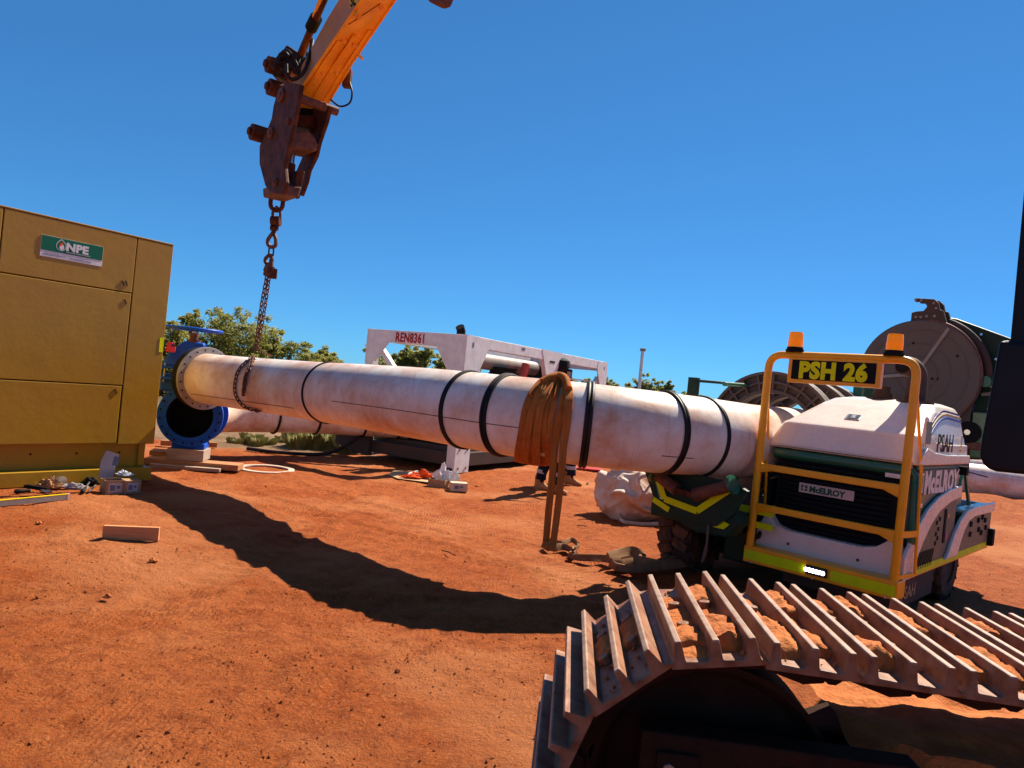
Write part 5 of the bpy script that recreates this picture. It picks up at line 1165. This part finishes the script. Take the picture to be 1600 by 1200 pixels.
# centreline of the shoe plates (x,z), travelling from the top run over the idler and back along the ground
path = [V((x, 0, TC.z+RO+.006*math.sin(x*3))) for x in np.arange(4.5, .665, -.02)]
for k in range(0, 170, 3):
    a = R(90+k); path.append(V((TC.x+RO*math.cos(a), 0, TC.z+RO*math.sin(a))))
pl_ = path[-1]; gx = 1.35
path += [pl_.lerp(V((gx,0,.045)), t) for t in np.arange(.04, 1, .04)]
path += [V((x, 0, .045)) for x in np.arange(gx, 4.5, .02)]
for k in range(0, 180, 4):
    a = R(-90+k); path.append(V((4.5+.52*math.cos(a), 0, .565+.52*math.sin(a))))
s_ = [0]
for a, b in zip(path[:-1], path[1:]): s_.append(s_[-1]+(b-a).length)
PITCH = .2135
def shoe_mesh():
    # profile in (u along track, h outward): plate with three tapered grousers
    pr = [(-.105,-.012),(-.105,.002),(-.097,.010),(-.0935,.053),(-.0785,.054),(-.071,.006),(-.020,.003),(-.012,.010),(-.008,.053),(.0075,.053),(.0135,.006),(.061,.003),(.069,.010),(.0745,.053),(.0895,.054),(.098,.004),(.121,-.006),(.121,-.012)]
    mb = MB(); mb.prism([(u, -.30, h) for u, h in pr], (0, .60, 0)); return mb
sm = shoe_mesh(); first = None
t0 = s_[-1]; start = .012; n_sh = int(s_[-1]/PITCH); shoes = []
def shoe_frame(t):
    j = max(0, min(len(s_)-2, next(i for i in range(len(s_)-1) if s_[i+1] >= t))); p = path[j].lerp(path[j+1], (t-s_[j])/(s_[j+1]-s_[j]+1e-9)); d = (path[j+1]-path[j]).normalized()
    return p, d
bolt_me = None
for k in range(n_sh):
    t = (k+.27)*PITCH; p, d = shoe_frame(t)
    out = V((d.z, 0, -d.x))          # outward normal for this travel direction
    out = V((0,1,0)).cross(d)*-1 if V((0,1,0)).cross(d).dot(p-V((2.5,0,.6))) < 0 else V((0,1,0)).cross(d)
    M = Matrix((( -d.x, 0, out.x, p.x), (0, 1, 0, YM), (-d.z, 0, out.z, p.z), (0,0,0,1)))
    if first is None:
        first = sm.build('track_shoe', M_track, tk, .0035, 2)
        o = first
    else: o = first.copy(); C.objects.link(o); o.parent = tk
    o.matrix_local = M; shoes.append((o, M, p, out))
    if p.x < 1.9 and out.z > -.1:
        for u in (-.045, .040):
            for y in (-.085, .085):
                if bolt_me is None:
                    bo_ = MB().cyl((0, 0, .004), (0, 0, .026), .0165, n=8).build('shoe_bolt', M_track, None, .003); bolt_me = bo_
                else: bo_ = bolt_me.copy(); C.objects.link(bo_)
                bo_.parent = o; bo_.location = (u, y, 0)
# caked dirt between the grousers
random.seed(21); cd = MB()
def lump(M, u0, u1, y0, y1, h, seed):
    nu, nv = 10, max(8, int((y1-y0)/.008)); vs = []; fs = []
    for i in range(nu+1):
        for j in range(nv+1):
            a, b_ = i/nu, j/nv; e = min(a, 1-a, .5)*2; eb = min(1, min(b_, 1-b_)*7)
            q = V((u0+(u1-u0)*a, y0+(y1-y0)*b_+.012*mnoise.noise(V((a*2, seed, b_)))*1, 0))
            nn_ = .6*mnoise.fractal(V((q.x*28+seed, q.y*28, seed)), 1., 2.1, 5)
            hh = .003+h*min(1, eb*1.5)**.5*(.80+.2*e+.45*nn_)
            q.z = max(hh, -.002) if 0 < j < nv else 0
            vs.append(M @ q); 
    for i in range(nu):
        for j in range(nv): fs.append((i*(nv+1)+j, i*(nv+1)+j+1, (i+1)*(nv+1)+j+1, (i+1)*(nv+1)+j))
    cd.add(vs, fs, True)
for k, (o, M, p, out) in enumerate(shoes):
    if out.z < .35 or p.x > 4.3: continue
    for gi, (u0, u1) in enumerate(((-.0755,-.0105), (.0095,.073), (.098, .112))):
        r_ = random.random()
        if gi == 2: continue
        if out.z > .8:
            lump(M, u0+.004, u1-.004, random.uniform(-.28,-.15), random.uniform(.15,.28), random.uniform(.005,.013), k*2.3+gi*1.7)
            if random.random() < .85: lump(M, u0, u1, random.uniform(-.27,-.20), random.uniform(-.13,-.02), random.uniform(.026,.044), k*3.1+gi)
            if random.random() < .85: lump(M, u0, u1, random.uniform(.03,.13), random.uniform(.20,.295), random.uniform(.022,.044), k*5.3+gi+9)
        elif r_ < .6: lump(M, u0, u1, random.uniform(-.1,0), random.uniform(.03,.12), .02, k*7.7+gi)
# loose crumbs on shoes
base = [V(v) for v in ((1,0,0),(-1,0,0),(0,1,0),(0,-1,0),(0,0,1),(0,0,-1))]; bf_ = [(0,2,4),(2,1,4),(1,3,4),(3,0,4),(2,0,5),(1,2,5),(3,1,5),(0,3,5)]
for k, (o, M, p, out) in enumerate(shoes):
    if out.z < .6 or p.x > 3.5: continue
    for j in range(26):
        c = M @ V((random.choice((-.042, .043))+random.uniform(-.025,.025), random.uniform(-.28,.28), .008)); s = random.uniform(.002,.007)
        cd.add([c+v*s*random.uniform(.6,1.3) for v in base], bf_)
cdo = cd.build('caked_dirt', M_cake, tk); cdo['kind'] = 'stuff'
# chain links under the shoes
lk = MB()
for k, (o, M, p, out) in enumerate(shoes):
    for y in (-.10, .06):
        lk.prism([M @ V((u, y, h)) for u, h in ((-.11,-.014),(.10,-.014),(.125,-.05),(.10,-.095),(.05,-.105),(-.05,-.08),(-.11,-.09),(-.125,-.05))], (0,.045,0))
    lk.cyl(M @ V((.105,-.14,-.055)), M @ V((.105,.14,-.055)), .028, n=10)
lk.build('link_chain', M_trackfr, tk)
Ry = Matrix.Rotation(R(90), 4, 'X')
idl = MB(); idl.lathe([(.0,-.05),(.08,-.11),(.12,-.05),(.27,-.035),(.30,-.085),(.315,-.085),(.315,.085),(.30,.085),(.27,.035),(.12,.05),(0,.11)], Matrix.Translation((TC.x, YM, TC.z)) @ Ry, 56); idl.build('idler_wheel', M_trackfr, tk)
MB().lathe([(.0,-.06),(.12,-.1),(.40,-.04),(.42,.04),(.12,.1),(0,.1)], Matrix.Translation((4.5, YM, .565)) @ Ry, 40).build('sprocket', M_trackfr, tk)
for x in (1.5, 1.95, 2.4, 2.85, 3.3, 3.75): MB().cyl((x,YM-.13,.19),(x,YM+.13,.19),.1,n=20).build('track_roller', M_trackfr, tk)
for x in (1.9, 3.1): MB().cyl((x,YM-.11,.93),(x,YM+.11,.93),.06,n=18).build('carrier_roller', M_trackfr, tk)
# track frame with dirty sloped top
fb = MB(); yN, yF = TY0+.05, TY1+.06
fb.loft([[V((x, yN, .28)), V((x, yF, .28)), V((x, yF, zt)), V((x, YM+.08, zt+.01)), V((x, yN+.02, zt-.10))] for x, zt in ((1.02,.72),(1.2,.80),(1.6,.83),(2.4,.83),(3.3,.83),(4.1,.78))])
fb.box(.70,1.2,YM-.17,YM-.12,.58,.76).box(.70,1.2,YM+.12,YM+.17,.58,.76)
fb.build('track_frame', M_trackfr, tk, .01)
MB().box(.46,1.12,YM-.20,YM-.125,.40,.84).box(.50,.60,YM-.215,YM-.2,.46,.80).build('idler_yoke', M_trackfr, tk, .03)
MB().lathe([(0,-.03),(.07,-.03),(.085,-.01),(.085,.02),(0,.02)], Matrix.Translation((.68,YM-.215,.64)) @ Ry, 24).build('hub_cap', M_trackfr, tk)
for x_, z_ in ((.53,.76),(.53,.50),(1.05,.76),(1.05,.50)): MB().cyl((x_,YM-.20,z_),(x_,YM-.222,z_),.016,n=8).build('yoke_bolt', M_track, tk)
MB().box(.80,1.0,YM-.2035,YM-.2005,.735,.80).build('gap_shade_patch', M_blkflat, tk, .03)  # flat black patch painted in for the shaded gap behind the yoke
MB().prism([(1.22,yN-.004,.50),(1.45,yN-.004,.50),(1.48,yN-.004,.56),(1.45,yN-.004,.63),(1.25,yN-.004,.64),(1.20,yN-.004,.57)], (0,-.006,0)).build('access_hole', M_blkflat, tk)
# dirt bank on the frame top
nx_, ny_ = 150, 26; vs = []; fs = []
for i in range(nx_+1):
    x = 1.0+2.9*i/nx_
    for j in range(ny_+1):
        b_ = j/ny_; y = (YM-.10+.05*mnoise.noise(V((x*4,1,2)))-.03*mnoise.noise(V((x*13,4,2))))*(1-b_)+(yF+.03)*b_
        z = .815+.035*min(1, b_*3)+.03*mnoise.fractal(V((x*5,y*7,3)),1.,2.1,5)
        if j == 0: z -= .03
        vs.append((x,y,z))
for i in range(nx_):
    for j in range(ny_): fs.append((i*(ny_+1)+j,(i+1)*(ny_+1)+j,(i+1)*(ny_+1)+j+1,i*(ny_+1)+j+1))
fd = MB().add(vs, fs, True).build('frame_dirt', M_cake, tk); fd['kind'] = 'stuff'
MB().prism([(1.60,YM+.02,.85),(1.72,YM+.02,.85),(1.72,YM+.02,.91)], (0,.1,0)).build('frame_rib', M_track, tk)

# ------------------------------------------------------------------ black fitting at the right edge
mp = at(1600, 620, 1.25); mi_ = empty('side_mirror', (mp.x, mp.y, mp.z), None, 'smooth black mirror housing on a thick upright arm cut by the right edge', 'mirror')
def ml(px, py, Y=1.25): return at(px, py, Y)-mp
hs = MB(); o_ = [(1562,530),(1700,545),(1700,752),(1555,737),(1537,730),(1530,712),(1532,690)]
hs.prism([ml(*q) for q in o_], (.145,.16,0)); hs.build('mirror_housing', mat('smooth_black_plastic', (.008,.008,.011), .45, spec=.16), mi_, .008, 3)
am = MB(); am.prism([ml(1574,570,1.27), ml(1578,527,1.27), ml(1596,330,1.27), ml(1622,40,1.27), ml(1720,40,1.27), ml(1720,570,1.27)], (.085,.09,0)); am.build('mirror_arm', mat('smooth_black_plastic', (.012,.012,.015)), mi_, .008, 3)
